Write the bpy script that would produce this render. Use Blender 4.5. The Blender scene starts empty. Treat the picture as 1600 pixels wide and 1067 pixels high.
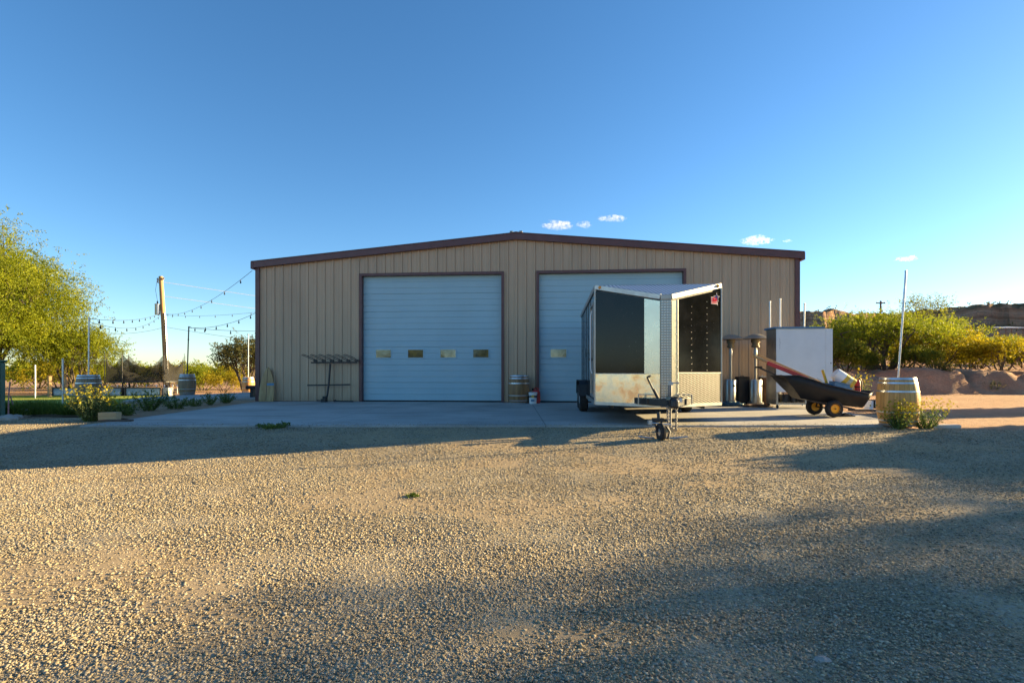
import bpy, bmesh, math, random
import numpy as np
from mathutils import Vector, Matrix, noise as mnoise

S = bpy.context.scene
COL = S.collection
R = math.radians
PI = math.pi
F, CZ, HY = 812.0, 1.03, 581.0           # focal length in photo pixels, eye height, horizon row

def gp(px, py, z=0.0):
    Y = F*(CZ-z)/(py-HY)
    return ((px-800)/F*Y, Y, z)
def at(px, py, Y):
    return ((px-800)/F*Y, Y, CZ-(py-HY)/F*Y)
def ax(px, Y):
    return (px-800)/F*Y

# ------------------------------------------------------------------ node helpers
class N:
    def __init__(s, m):
        s.t = m.node_tree
        s.L = s.t.links
    def n(s, typ, **kw):
        nd = s.t.nodes.new(typ)
        for k, v in kw.items():
            if k.startswith('i_'):
                nd.inputs[k[2:].replace('_', ' ')].default_value = v
            else:
                setattr(nd, k, v)
        return nd
    def l(s, a, b):
        s.L.new(a, b)

def c4(c):
    return (c[0], c[1], c[2], 1.0)

def base_mat(name):
    m = bpy.data.materials.new(name)
    m.use_nodes = True
    g = N(m)
    p = m.node_tree.nodes['Principled BSDF']
    return m, g, p

def coords(g, scale=(1, 1, 1), kind='Object'):
    tc = g.n('ShaderNodeTexCoord')
    mp = g.n('ShaderNodeMapping')
    mp.inputs['Scale'].default_value = scale
    g.l(tc.outputs[kind], mp.inputs['Vector'])
    return mp.outputs['Vector']

def noise(g, vec, scale, detail=4, rough=.55):
    t = g.n('ShaderNodeTexNoise')
    t.inputs['Scale'].default_value = scale
    t.inputs['Detail'].default_value = detail
    t.inputs['Roughness'].default_value = rough
    g.l(vec, t.inputs['Vector'])
    return t.outputs['Fac']

def ramp(g, fac, stops):
    r = g.n('ShaderNodeValToRGB')
    e = r.color_ramp.elements
    while len(e) > 1:
        e.remove(e[-1])
    e[0].position, e[0].color = stops[0][0], c4(stops[0][1])
    for pos, c in stops[1:]:
        k = e.new(pos)
        k.color = c4(c)
    g.l(fac, r.inputs['Fac'])
    return r.outputs['Color']

def mixc(g, fac, a, b, mode='MIX'):
    m = g.n('ShaderNodeMix', data_type='RGBA', blend_type=mode)
    for sock, v in ((m.inputs[0], fac), (m.inputs[6], a), (m.inputs[7], b)):
        if isinstance(v, (int, float)):
            sock.default_value = v
        elif isinstance(v, tuple):
            sock.default_value = c4(v)
        else:
            g.l(v, sock)
    return m.outputs[2]

def mth(g, op, a, b=0.0):
    m = g.n('ShaderNodeMath', operation=op)
    for i, v in enumerate((a, b)):
        if isinstance(v, (int, float)):
            m.inputs[i].default_value = v
        else:
            g.l(v, m.inputs[i])
    return m.outputs[0]

def bump(g, p, h, dist=.01, strength=.6):
    b = g.n('ShaderNodeBump')
    b.inputs['Distance'].default_value = dist
    b.inputs['Strength'].default_value = strength
    g.l(h, b.inputs['Height'])
    g.l(b.outputs['Normal'], p.inputs['Normal'])
    return b

def pm(name, base, rough=.6, metal=0.0, var=.12, scale=6.0, stretch=(1, 1, 1), bmp=0.0, bscale=80.0, spec=.5, second=None, rvar=.1):
    """painted / plastic / metal surface with mottled colour, uneven gloss and fine relief"""
    m, g, p = base_mat(name)
    v = coords(g, stretch)
    f = noise(g, v, scale, 6, .62)
    lo = tuple(max(0, x*(1-var)) for x in base)
    hi = tuple(min(1, x*(1+var)) for x in base)
    c = ramp(g, f, [(.3, lo), (.7, hi)])
    if second:
        f2 = noise(g, v, scale*.45, 8, .7)
        k = ramp(g, f2, [(.52, (0, 0, 0)), (.66, (1, 1, 1))])
        c = mixc(g, k, c, second)
    g.l(c, p.inputs['Base Color'])
    f3 = noise(g, v, scale*2.3, 5, .6)
    rr = g.n('ShaderNodeMapRange')
    rr.inputs['From Min'].default_value = .3
    rr.inputs['From Max'].default_value = .7
    rr.inputs['To Min'].default_value = max(.03, rough-rvar)
    rr.inputs['To Max'].default_value = min(1, rough+rvar)
    g.l(f3, rr.inputs['Value'])
    g.l(rr.outputs[0], p.inputs['Roughness'])
    p.inputs['Metallic'].default_value = metal
    p.inputs['Specular IOR Level'].default_value = spec
    if bmp:
        bump(g, p, noise(g, v, bscale, 4, .6), bmp, .7)
    return m

M = {}
M['wall'] = pm('tan_metal', (.50, .35, .225), .48, 0, .07, 1.2, (1.5, 1.5, .35), .002, 30)
M['trim'] = pm('maroon_metal', (.12, .048, .046), .42, 0, .15, 3, bmp=.001)
M['roofm'] = pm('roof_metal', (.30, .27, .22), .45, .2, .1, 2)
M['doorm'] = pm('door_sky_tint', (.34, .50, .56), .42, 0, .05, .8, (1, 1, .5), .0015, 25)  # blue of the sky reflected in the white doors is put into this colour
M['doorseal'] = pm('black_rubber', (.02, .02, .02), .8)
M['winframe'] = pm('white_plastic', (.70, .72, .72), .4, 0, .05)
M['galv'] = pm('galvanised_steel', (.52, .54, .56), .38, .85, .15, 14, bmp=.0005)
M['alu'] = pm('bright_aluminium', (.48, .46, .42), .45, .95, .08, 5, bmp=.001, bscale=9)
M['stainless'] = pm('brushed_stainless', (.40, .39, .37), .30, .95, .06, 3, (5, 5, .5), rvar=.05)
M['chrome'] = pm('chromed_sheet', (.60, .55, .43), .28, .95, .05, 1.2, bmp=.0006, bscale=3.5, rvar=.03)
M['blackm'] = pm('black_metal', (.016, .017, .019), .42, 0, .3, 6)
M['blackp'] = pm('black_plastic', (.010, .0105, .012), .5, 0, .25, 5, second=(.018, .017, .016), spec=.35)
M['tyre'] = pm('tyre_rubber', (.018, .018, .018), .85, 0, .3, 12, second=(.06, .05, .04), bmp=.003)
M['darksteel'] = pm('dull_steel', (.22, .21, .20), .5, .7, .2, 10)
M['white'] = pm('white_paint', (.78, .80, .80), .4, 0, .05, 2, bmp=.001, bscale=8)
M['bluep'] = pm('blue_plastic', (.10, .22, .34), .5, 0, .15)
M['tealp'] = pm('teal_tarp', (.02, .08, .12), .6, 0, .3, 5, bmp=.02, bscale=6)
M['yellowp'] = pm('yellow_plastic', (.62, .40, .03), .5, 0, .12)
M['orangep'] = pm('orange_wheel', (.92, .42, .02), .45, 0, .1, second=(.74, .33, .03))
M['redp'] = pm('red_paint', (.50, .03, .03), .45, 0, .15)
M['amber'] = pm('amber_lens', (.75, .30, .05), .2)
M['greenm'] = pm('dark_green_metal', (.012, .085, .07), .4, 0, .2, 3, (2, 2, .5))
M['rust'] = pm('brown_rusty_metal', (.11, .055, .03), .7, .2, .35, 5, second=(.05, .03, .02))
M['brassm'] = pm('burner_steel', (.20, .165, .11), .5, .7, .2)
M['white_cement'] = pm('pale_concrete', (.52, .48, .43), .85, 0, .15, 8, bmp=.004)
M['cable'] = pm('black_cable', (.03, .03, .032), .6)
M['wirepale'] = pm('bare_wire', (.6, .62, .62), .4, .6)
M['bulb'] = pm('lamp_glass', (.02, .02, .02), .5, spec=.2)
M['rockm'] = pm('pale_rock', (.34, .30, .26), .9, 0, .3, 4, bmp=.02, bscale=12)
M['pinkw'] = pm('faded_pink_wood', (.35, .17, .16), .8)
M['net'] = None

def siding():
    m = M['wall']
    g = N(m)
    p = m.node_tree.nodes['Principled BSDF']
    src = p.inputs['Base Color'].links[0].from_socket
    tc = g.n('ShaderNodeTexCoord')
    sx = g.n('ShaderNodeSeparateXYZ')
    g.l(tc.outputs['Object'], sx.inputs[0])
    wn = g.n('ShaderNodeTexWhiteNoise', noise_dimensions='1D')
    g.l(mth(g, 'FLOOR', mth(g, 'DIVIDE', mth(g, 'ADD', sx.outputs['X'], .05), .915)), wn.inputs['W'])
    c = mixc(g, 1.0, src, ramp(g, wn.outputs['Value'], [(0, (.93, .93, .94)), (1, (1.04, 1.03, 1.02))]), 'MULTIPLY')
    v = coords(g, (3, 3, 1.2))
    d = mth(g, 'SUBTRACT', mth(g, 'MULTIPLY', noise(g, v, 2.2, 7, .7), .75), sx.outputs['Z'])
    c = mixc(g, mth(g, 'MULTIPLY', ramp(g, d, [(.05, (0, 0, 0)), (.38, (1, 1, 1))]), .55), c, (.36, .24, .15))
    st_ = noise(g, coords(g, (9, 9, .35)), 1.0, 6, .7)
    c = mixc(g, ramp(g, st_, [(.58, (0, 0, 0)), (.80, (.30, .30, .30))]), c, (.30, .24, .19))
    g.l(c, p.inputs['Base Color'])
siding()

def wood(name, a, b, rough=.65, stretch=(18, 18, .8), scale=2.0, stave=None):
    m, g, p = base_mat(name)
    v = coords(g, stretch)
    f = noise(g, v, scale, 8, .65)
    c = ramp(g, f, [(.28, a), (.72, b)])
    hgt = f
    if stave:
        # staves: polar angle round the barrel axis, each with its own tone
        tc = g.n('ShaderNodeTexCoord')
        sx = g.n('ShaderNodeSeparateXYZ')
        g.l(tc.outputs['Object'], sx.inputs[0])
        ang = mth(g, 'MULTIPLY', mth(g, 'ARCTAN2', sx.outputs['Y'], sx.outputs['X']), stave/(2*PI))
        fl = mth(g, 'FLOOR', ang)
        wn = g.n('ShaderNodeTexWhiteNoise', noise_dimensions='1D')
        g.l(fl, wn.inputs['W'])
        tone = ramp(g, wn.outputs['Value'], [(0, (.70, .68, .66)), (1, (1.08, 1.05, 1.0))])
        c = mixc(g, 1.0, c, tone, 'MULTIPLY')
        fr = mth(g, 'ABSOLUTE', mth(g, 'SUBTRACT', mth(g, 'FRACT', ang), .5))
        gr = ramp(g, fr, [(.44, (1, 1, 1)), (.5, (0, 0, 0))])
        c = mixc(g, mth(g, 'MULTIPLY', mth(g, 'SUBTRACT', 1.0, gr), .6), c, (.05, .035, .02))
        hgt = mth(g, 'ADD', mth(g, 'MULTIPLY', gr, 1.5), f)
    g.l(c, p.inputs['Base Color'])
    p.inputs['Roughness'].default_value = rough
    bump(g, p, hgt, .004, .6)
    return m
M['oak'] = wood('oak_staves', (.58, .27, .065), (.78, .43, .13), .5, (14, 14, 1.2), 2, 26)
M['oak_brown'] = wood('dark_oak_staves', (.22, .115, .045), (.38, .21, .085), .5, (14, 14, 1.2), 2, 26)
M['oak_grey'] = wood('weathered_staves', (.25, .155, .085), (.40, .27, .16), .6, (14, 14, 1.2), 2, 26)
M['lumber'] = wood('pale_lumber', (.36, .24, .12), (.55, .40, .22), .7, (1.2, 14, 14))
M['darkwood'] = wood('dark_wood', (.06, .04, .028), (.15, .10, .07), .8, (1.2, 14, 14))
M['polewood'] = wood('pole_wood', (.34, .19, .08), (.55, .34, .16), .8, (9, 9, .5))
M['boardwood'] = wood('old_board', (.30, .165, .055), (.52, .34, .15), .5, (6, 6, 1.0))
M['bark'] = wood('grey_bark', (.055, .042, .032), (.15, .115, .085), .95, (9, 9, 2.5), 2)

def diamond(name, base, rough, pitch, h, dark=.35):
    m, g, p = base_mat(name)
    tc = g.n('ShaderNodeTexCoord')
    sx = g.n('ShaderNodeSeparateXYZ')
    g.l(tc.outputs['Object'], sx.inputs[0])
    k = PI/pitch
    u = mth(g, 'ADD', sx.outputs['X'], mth(g, 'MULTIPLY', sx.outputs['Y'], .45))
    w = mth(g, 'ADD', sx.outputs['Z'], mth(g, 'MULTIPLY', sx.outputs['Y'], .65))
    a = mth(g, 'SINE', mth(g, 'MULTIPLY', u, k))
    b = mth(g, 'SINE', mth(g, 'MULTIPLY', w, k))
    d = mth(g, 'ABSOLUTE', mth(g, 'MULTIPLY', a, b))
    stud = ramp(g, d, [(.35, (0, 0, 0)), (.75, (1, 1, 1))])
    v = coords(g)
    f = noise(g, v, 5, 6, .6)
    c = mixc(g, stud, tuple(x*(1-dark) for x in base), base)
    c = mixc(g, mth(g, 'MULTIPLY', f, .5), c, tuple(x*.62 for x in base))
    g.l(c, p.inputs['Base Color'])
    p.inputs['Metallic'].default_value = .9
    p.inputs['Roughness'].default_value = rough
    bump(g, p, stud, h, .8)
    return m
M['diamond'] = diamond('diamond_plate', (.095, .092, .085), .40, .042, .003, .5)
def streak_plate():
    m, g, p = base_mat('tread_plate_streaks')
    tc = g.n('ShaderNodeTexCoord')
    sx = g.n('ShaderNodeSeparateXYZ')
    g.l(tc.outputs['Object'], sx.inputs[0])
    u = mth(g, 'ADD', sx.outputs['X'], mth(g, 'MULTIPLY', sx.outputs['Y'], .35))
    a = mth(g, 'SINE', mth(g, 'MULTIPLY', u, 2*PI/.075))
    b = ramp(g, mth(g, 'ADD', mth(g, 'MULTIPLY', a, .5), .5), [(.35, (0, 0, 0)), (.65, (1, 1, 1))])
    g.l(mixc(g, b, (.20, .22, .26), (.80, .79, .76)), p.inputs['Base Color'])
    p.inputs['Metallic'].default_value = .85
    p.inputs['Roughness'].default_value = .36
    bump(g, p, b, .006, .8)
    return m
M['streak'] = streak_plate()
M['diamond_big'] = diamond('diamond_plate_coarse', (.72, .70, .64), .30, .050, .005, .55)

def worn_glow_plate():
    m, g, p = base_mat('scuffed_ground_glow_plate')
    v = coords(g)
    f = noise(g, v, 2.2, 9, .68)
    k = ramp(g, f, [(.42, (.77, .65, .47)), (.52, (.83, .72, .53)), (.60, (.72, .62, .47))])  # scuff tones; their warm tint is the sunlit ground's reflection, put into the colour
    g.l(k, p.inputs['Base Color'])
    p.inputs['Metallic'].default_value = .85
    r = ramp(g, f, [(.42, (.10, .10, .10)), (.56, (.26, .26, .26))])
    g.l(r, p.inputs['Roughness'])
    bump(g, p, noise(g, v, 3, 4), .005, .35)
    return m
M['worn_glow'] = worn_glow_plate()

def black_panel():
    m, g, p = base_mat('dusty_black_panel')
    v = coords(g)
    f = noise(g, v, 2.0, 9, .7)
    c = ramp(g, f, [(.45, (.005, .0055, .006)), (.72, (.011, .011, .012))])
    sp = noise(g, v, 26, 3, .6)
    k = ramp(g, sp, [(.66, (0, 0, 0)), (.74, (1, 1, 1))])
    lo = noise(g, v, 1.3, 3)
    k2 = mth(g, 'MULTIPLY', k, ramp(g, lo, [(.48, (0, 0, 0)), (.65, (1, 1, 1))]))
    c = mixc(g, mth(g, 'MULTIPLY', k2, .6), c, (.16, .15, .14))
    g.l(c, p.inputs['Base Color'])
    g.l(ramp(g, f, [(.4, (.09, .09, .09)), (.7, (.15, .15, .15))]), p.inputs['Roughness'])
    p.inputs['Specular IOR Level'].default_value = .22
    bump(g, p, noise(g, v, 1.5, 2), .002, .2)
    return m
M['blackpanel'] = black_panel()
M['blackgloss'] = pm('black_gloss_paint', (.012, .014, .017), .13, 0, .25, 3, bmp=.003, bscale=3)

def net_mat(name, col, alpha, cell=None):
    m, g, p = base_mat(name)
    tr = g.n('ShaderNodeBsdfTransparent')
    mx = g.n('ShaderNodeMixShader')
    v = coords(g)
    f = noise(g, v, 3.0, 4)
    a = g.n('ShaderNodeMapRange')
    a.inputs['To Min'].default_value = alpha-.2
    a.inputs['To Max'].default_value = alpha+.2
    g.l(f, a.inputs['Value'])
    g.l(a.outputs[0], mx.inputs[0])
    p.inputs['Base Color'].default_value = c4(col)
    p.inputs['Roughness'].default_value = .8
    g.l(tr.outputs[0], mx.inputs[1])
    g.l(p.outputs[0], mx.inputs[2])
    g.l(mx.outputs[0], m.node_tree.nodes['Material Output'].inputs['Surface'])
    return m
M['net'] = net_mat('black_safety_net', (.008, .007, .006), .72)

def leaf_mat(name, cols, trans=.5, rough=.6, nscale=.75):
    m, g, p = base_mat(name)
    geo = g.n('ShaderNodeNewGeometry')
    c = ramp(g, geo.outputs['Random Per Island'], [(i/(len(cols)-1), cc) for i, cc in enumerate(cols)])
    v = coords(g)
    f = noise(g, v, nscale, 4, .6)
    c = mixc(g, 1.0, c, ramp(g, f, [(.33, (.42, .50, .5)), (.67, (1.22, 1.15, 1.0))]), 'MULTIPLY')
    g.l(c, p.inputs['Base Color'])
    p.inputs['Roughness'].default_value = rough
    p.inputs['Specular IOR Level'].default_value = .25
    tl = g.n('ShaderNodeBsdfTranslucent')
    g.l(c, tl.inputs['Color'])
    mx = g.n('ShaderNodeMixShader')
    mx.inputs[0].default_value = trans
    g.l(p.outputs[0], mx.inputs[1])
    g.l(tl.outputs[0], mx.inputs[2])
    g.l(mx.outputs[0], m.node_tree.nodes['Material Output'].inputs['Surface'])
    return m
M['leaf_yellow'] = leaf_mat('mesquite_leaves', [(.18, .225, .012), (.27, .315, .018), (.36, .36, .022)])
M['leaf_green'] = leaf_mat('green_leaves', [(.15, .19, .02), (.24, .26, .025), (.30, .28, .03)])
M['leaf_gold'] = leaf_mat('golden_leaves', [(.32, .27, .012), (.44, .36, .016), (.50, .38, .02)])
M['leaf_dark'] = leaf_mat('olive_leaves', [(.065, .075, .025), (.11, .11, .03), (.15, .13, .045)])
M['leaf_weed'] = leaf_mat('weed_leaves', [(.10, .15, .04), (.16, .23, .055), (.23, .28, .09)], .4)
M['leaf_sage'] = leaf_mat('sage_leaves', [(.14, .18, .07), (.21, .25, .10), (.28, .29, .12)], .3)
M['petal'] = leaf_mat('yellow_petals', [(.42, .36, .02), (.50, .42, .03), (.42, .30, .02)], .3)
M['scrub'] = leaf_mat('hill_scrub', [(.08, .09, .03), (.14, .13, .04), (.2, .17, .06)], .3)
M['blade'] = leaf_mat('grass_blades', [(.07, .12, .015), (.11, .17, .02), (.17, .20, .03)], .35)

# ------------------------------------------------------------------ ground materials
def gravel_mat():
    m, g, p = base_mat('crushed_gravel_bed')
    v = coords(g)
    vo = g.n('ShaderNodeTexVoronoi', feature='F1')
    vo.inputs['Scale'].default_value = 62
    vo.inputs['Randomness'].default_value = 1
    nv = g.n('ShaderNodeTexNoise')
    nv.inputs['Scale'].default_value = 30
    g.l(v, nv.inputs['Vector'])
    wv = g.n('ShaderNodeVectorMath', operation='MULTIPLY_ADD')
    g.l(nv.outputs['Color'], wv.inputs[0])
    wv.inputs[1].default_value = (.03, .03, .03)
    g.l(v, wv.inputs[2])
    g.l(wv.outputs[0], vo.inputs['Vector'])
    sep = g.n('ShaderNodeSeparateColor')
    g.l(vo.outputs['Color'], sep.inputs[0])
    stone = ramp(g, sep.outputs[0], [(0, (0.172, 0.144, 0.103)), (.3, (0.328, 0.264, 0.162)), (.6, (0.390, 0.312, 0.190)), (.85, (0.312, 0.288, 0.237)), (1, (0.452, 0.368, 0.237))])
    sand_c = ramp(g, noise(g, v, 7, 8, .7), [(.3, (0.335, 0.252, 0.146)), (.7, (0.421, 0.320, 0.198))])
    at_ = g.n('ShaderNodeAttribute', attribute_name='sand')
    grain = noise(g, v, 55, 4, .7)
    sandk = mth(g, 'ADD', at_.outputs['Fac'], mth(g, 'MULTIPLY', mth(g, 'SUBTRACT', grain, .5), .8))
    k = ramp(g, sandk, [(.45, (0, 0, 0)), (.70, (1, 1, 1))])
    c = mixc(g, k, stone, sand_c)
    big = noise(g, v, .6, 5, .6)
    c = mixc(g, 1.0, c, ramp(g, big, [(.3, (.86, .86, .88)), (.7, (1.08, 1.05, 1.0))]), 'MULTIPLY')
    g.l(c, p.inputs['Base Color'])
    p.inputs['Roughness'].default_value = .92
    p.inputs['Specular IOR Level'].default_value = .2
    h = mth(g, 'MULTIPLY', mth(g, 'SUBTRACT', 1.0, vo.outputs['Distance']), mth(g, 'SUBTRACT', 1.15, k))
    h = mth(g, 'ADD', h, mth(g, 'MULTIPLY', grain, .25))
    bump(g, p, h, .008, .65)
    return m
M['gravel'] = gravel_mat()

def stone_mat():
    m, g, p = base_mat('gravel_stone')
    geo = g.n('ShaderNodeNewGeometry')
    c = ramp(g, geo.outputs['Random Per Island'], [(0, (0.125, 0.108, 0.083)), (.15, (0.203, 0.168, 0.118)), (.35, (0.343, 0.276, 0.170)), (.55, (0.421, 0.336, 0.209)), (.66, (0.273, 0.260, 0.225)), (.8, (0.452, 0.368, 0.237)), (.90, (0.359, 0.336, 0.284)), (1, (0.515, 0.440, 0.308))])
    f = noise(g, coords(g), 60, 3, .6)
    c = mixc(g, 1.0, c, ramp(g, f, [(.3, (.82, .82, .82)), (.7, (1.12, 1.1, 1.08))]), 'MULTIPLY')
    g.l(c, p.inputs['Base Color'])
    p.inputs['Roughness'].default_value = .85
    p.inputs['Specular IOR Level'].default_value = .25
    return m
M['stone'] = stone_mat()

def dirt_mat(name, a, b, c_, scale=.35, rel=.05):
    m, g, p = base_mat(name)
    v = coords(g)
    f = noise(g, v, scale, 10, .62)
    f2 = noise(g, v, scale*14, 8, .7)
    c = ramp(g, f, [(.3, a), (.55, b), (.75, c_)])
    c = mixc(g, 1.0, c, ramp(g, f2, [(.3, (.72, .70, .68)), (.7, (1.15, 1.12, 1.1))]), 'MULTIPLY')
    g.l(c, p.inputs['Base Color'])
    p.inputs['Roughness'].default_value = .95
    p.inputs['Specular IOR Level'].default_value = .15
    bump(g, p, mth(g, 'ADD', f2, noise(g, v, scale*60, 5, .7)), rel, .8)
    return m
M['dirt'] = dirt_mat('red_tan_dirt', (.38, .225, .13), (.47, .295, .18), (.54, .36, .24))
M['bank'] = dirt_mat('red_bank_soil', (.43, .24, .15), (.55, .335, .215), (.62, .41, .28), .8, .10)

def hill_mat():
    m, g, p = base_mat('eroded_red_hill')
    v = coords(g)
    tc = g.n('ShaderNodeTexCoord')
    sx = g.n('ShaderNodeSeparateXYZ')
    g.l(tc.outputs['Object'], sx.inputs[0])
    w = mth(g, 'ADD', mth(g, 'MULTIPLY', sx.outputs['Z'], .55), mth(g, 'MULTIPLY', noise(g, v, .05, 5), 3))
    band = g.n('ShaderNodeTexNoise', noise_dimensions='1D')
    band.inputs['Scale'].default_value = 1.3
    band.inputs['Detail'].default_value = 6
    g.l(w, band.inputs['W'])
    c = ramp(g, band.outputs['Fac'], [(.3, (.42, .225, .13)), (.5, (.56, .33, .20)), (.62, (.64, .42, .28)), (.75, (.48, .27, .165))])
    geo = g.n('ShaderNodeNewGeometry')
    sn = g.n('ShaderNodeSeparateXYZ')
    g.l(geo.outputs['Normal'], sn.inputs[0])
    up = ramp(g, mth(g, 'ADD', sn.outputs['Z'], mth(g, 'MULTIPLY', mth(g, 'SUBTRACT', noise(g, v, .35, 5), .5), .5)), [(.72, (0, 0, 0)), (.9, (1, 1, 1))])
    scr = ramp(g, noise(g, v, .55, 6, .7), [(.45, (.30, .21, .10)), (.58, (.13, .12, .045))])
    c = mixc(g, mth(g, 'MULTIPLY', up, .8), c, scr)
    g.l(c, p.inputs['Base Color'])
    p.inputs['Roughness'].default_value = .95
    p.inputs['Specular IOR Level'].default_value = .1
    bump(g, p, noise(g, v, .35, 9, .75), 3.0, 1.0)
    return m
M['hill'] = hill_mat()

def concrete_mat():
    m, g, p = base_mat('worn_concrete')
    v = coords(g)
    f = noise(g, v, .55, 9, .65)
    c = ramp(g, f, [(.3, (.31, .295, .27)), (.5, (.42, .40, .365)), (.72, (.54, .50, .45))])
    st = noise(g, coords(g, (.35, 2.2, 1)), 1.4, 6, .6)
    c = mixc(g, ramp(g, st, [(.52, (0, 0, 0)), (.70, (.7, .7, .7))]), c, (.27, .20, .14))
    c = mixc(g, ramp(g, noise(g, v, 22, 5, .7), [(.35, (.25, .25, .25)), (.6, (0, 0, 0))]), c, (.17, .16, .15))
    tc = g.n('ShaderNodeTexCoord')
    sx = g.n('ShaderNodeSeparateXYZ')
    g.l(tc.outputs['Object'], sx.inputs[0])
    lines = None
    for ch, per in (('X', 4.55), ('Y', 4.1)):
        q = mth(g, 'ABSOLUTE', mth(g, 'SUBTRACT', mth(g, 'FRACT', mth(g, 'DIVIDE', mth(g, 'ADD', sx.outputs[ch], 40.3), per)), .5))
        r = ramp(g, q, [(.4972, (0, 0, 0)), (.4985, (1, 1, 1))])
        lines = r if lines is None else mixc(g, 1.0, lines, r, 'LIGHTEN')
    c = mixc(g, mth(g, 'MULTIPLY', lines, .7), c, (.10, .09, .085))
    g.l(c, p.inputs['Base Color'])
    p.inputs['Roughness'].default_value = .8
    p.inputs['Specular IOR Level'].default_value = .3
    bump(g, p, mth(g, 'SUBTRACT', noise(g, v, 30, 6, .7), lines), .004, .5)
    return m
M['concrete'] = concrete_mat()

def lawn_mat():
    m, g, p = base_mat('short_lawn')
    v = coords(g)
    f = noise(g, v, 1.1, 9, .7)
    c = ramp(g, f, [(.3, (.17, .22, .012)), (.55, (.27, .31, .016)), (.75, (.35, .35, .025))])
    f2 = noise(g, v, 40, 4, .7)
    c = mixc(g, 1.0, c, ramp(g, f2, [(.3, (.6, .62, .6)), (.7, (1.2, 1.2, 1.1))]), 'MULTIPLY')
    g.l(c, p.inputs['Base Color'])
    p.inputs['Roughness'].default_value = .9
    bump(g, p, f2, .03, .8)
    return m
M['lawn'] = lawn_mat()

def pane_mat():
    m, g, p = base_mat('reflecting_pane')
    v = coords(g)
    g.l(ramp(g, noise(g, v, 3, 3), [(.3, (.10, .115, .12)), (.7, (.19, .205, .21))]), p.inputs['Base Color'])
    p.inputs['Metallic'].default_value = .75
    p.inputs['Roughness'].default_value = .05
    bump(g, p, noise(g, v, 2.5, 2), .006, .3)
    return m
M['pane'] = pane_mat()

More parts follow.
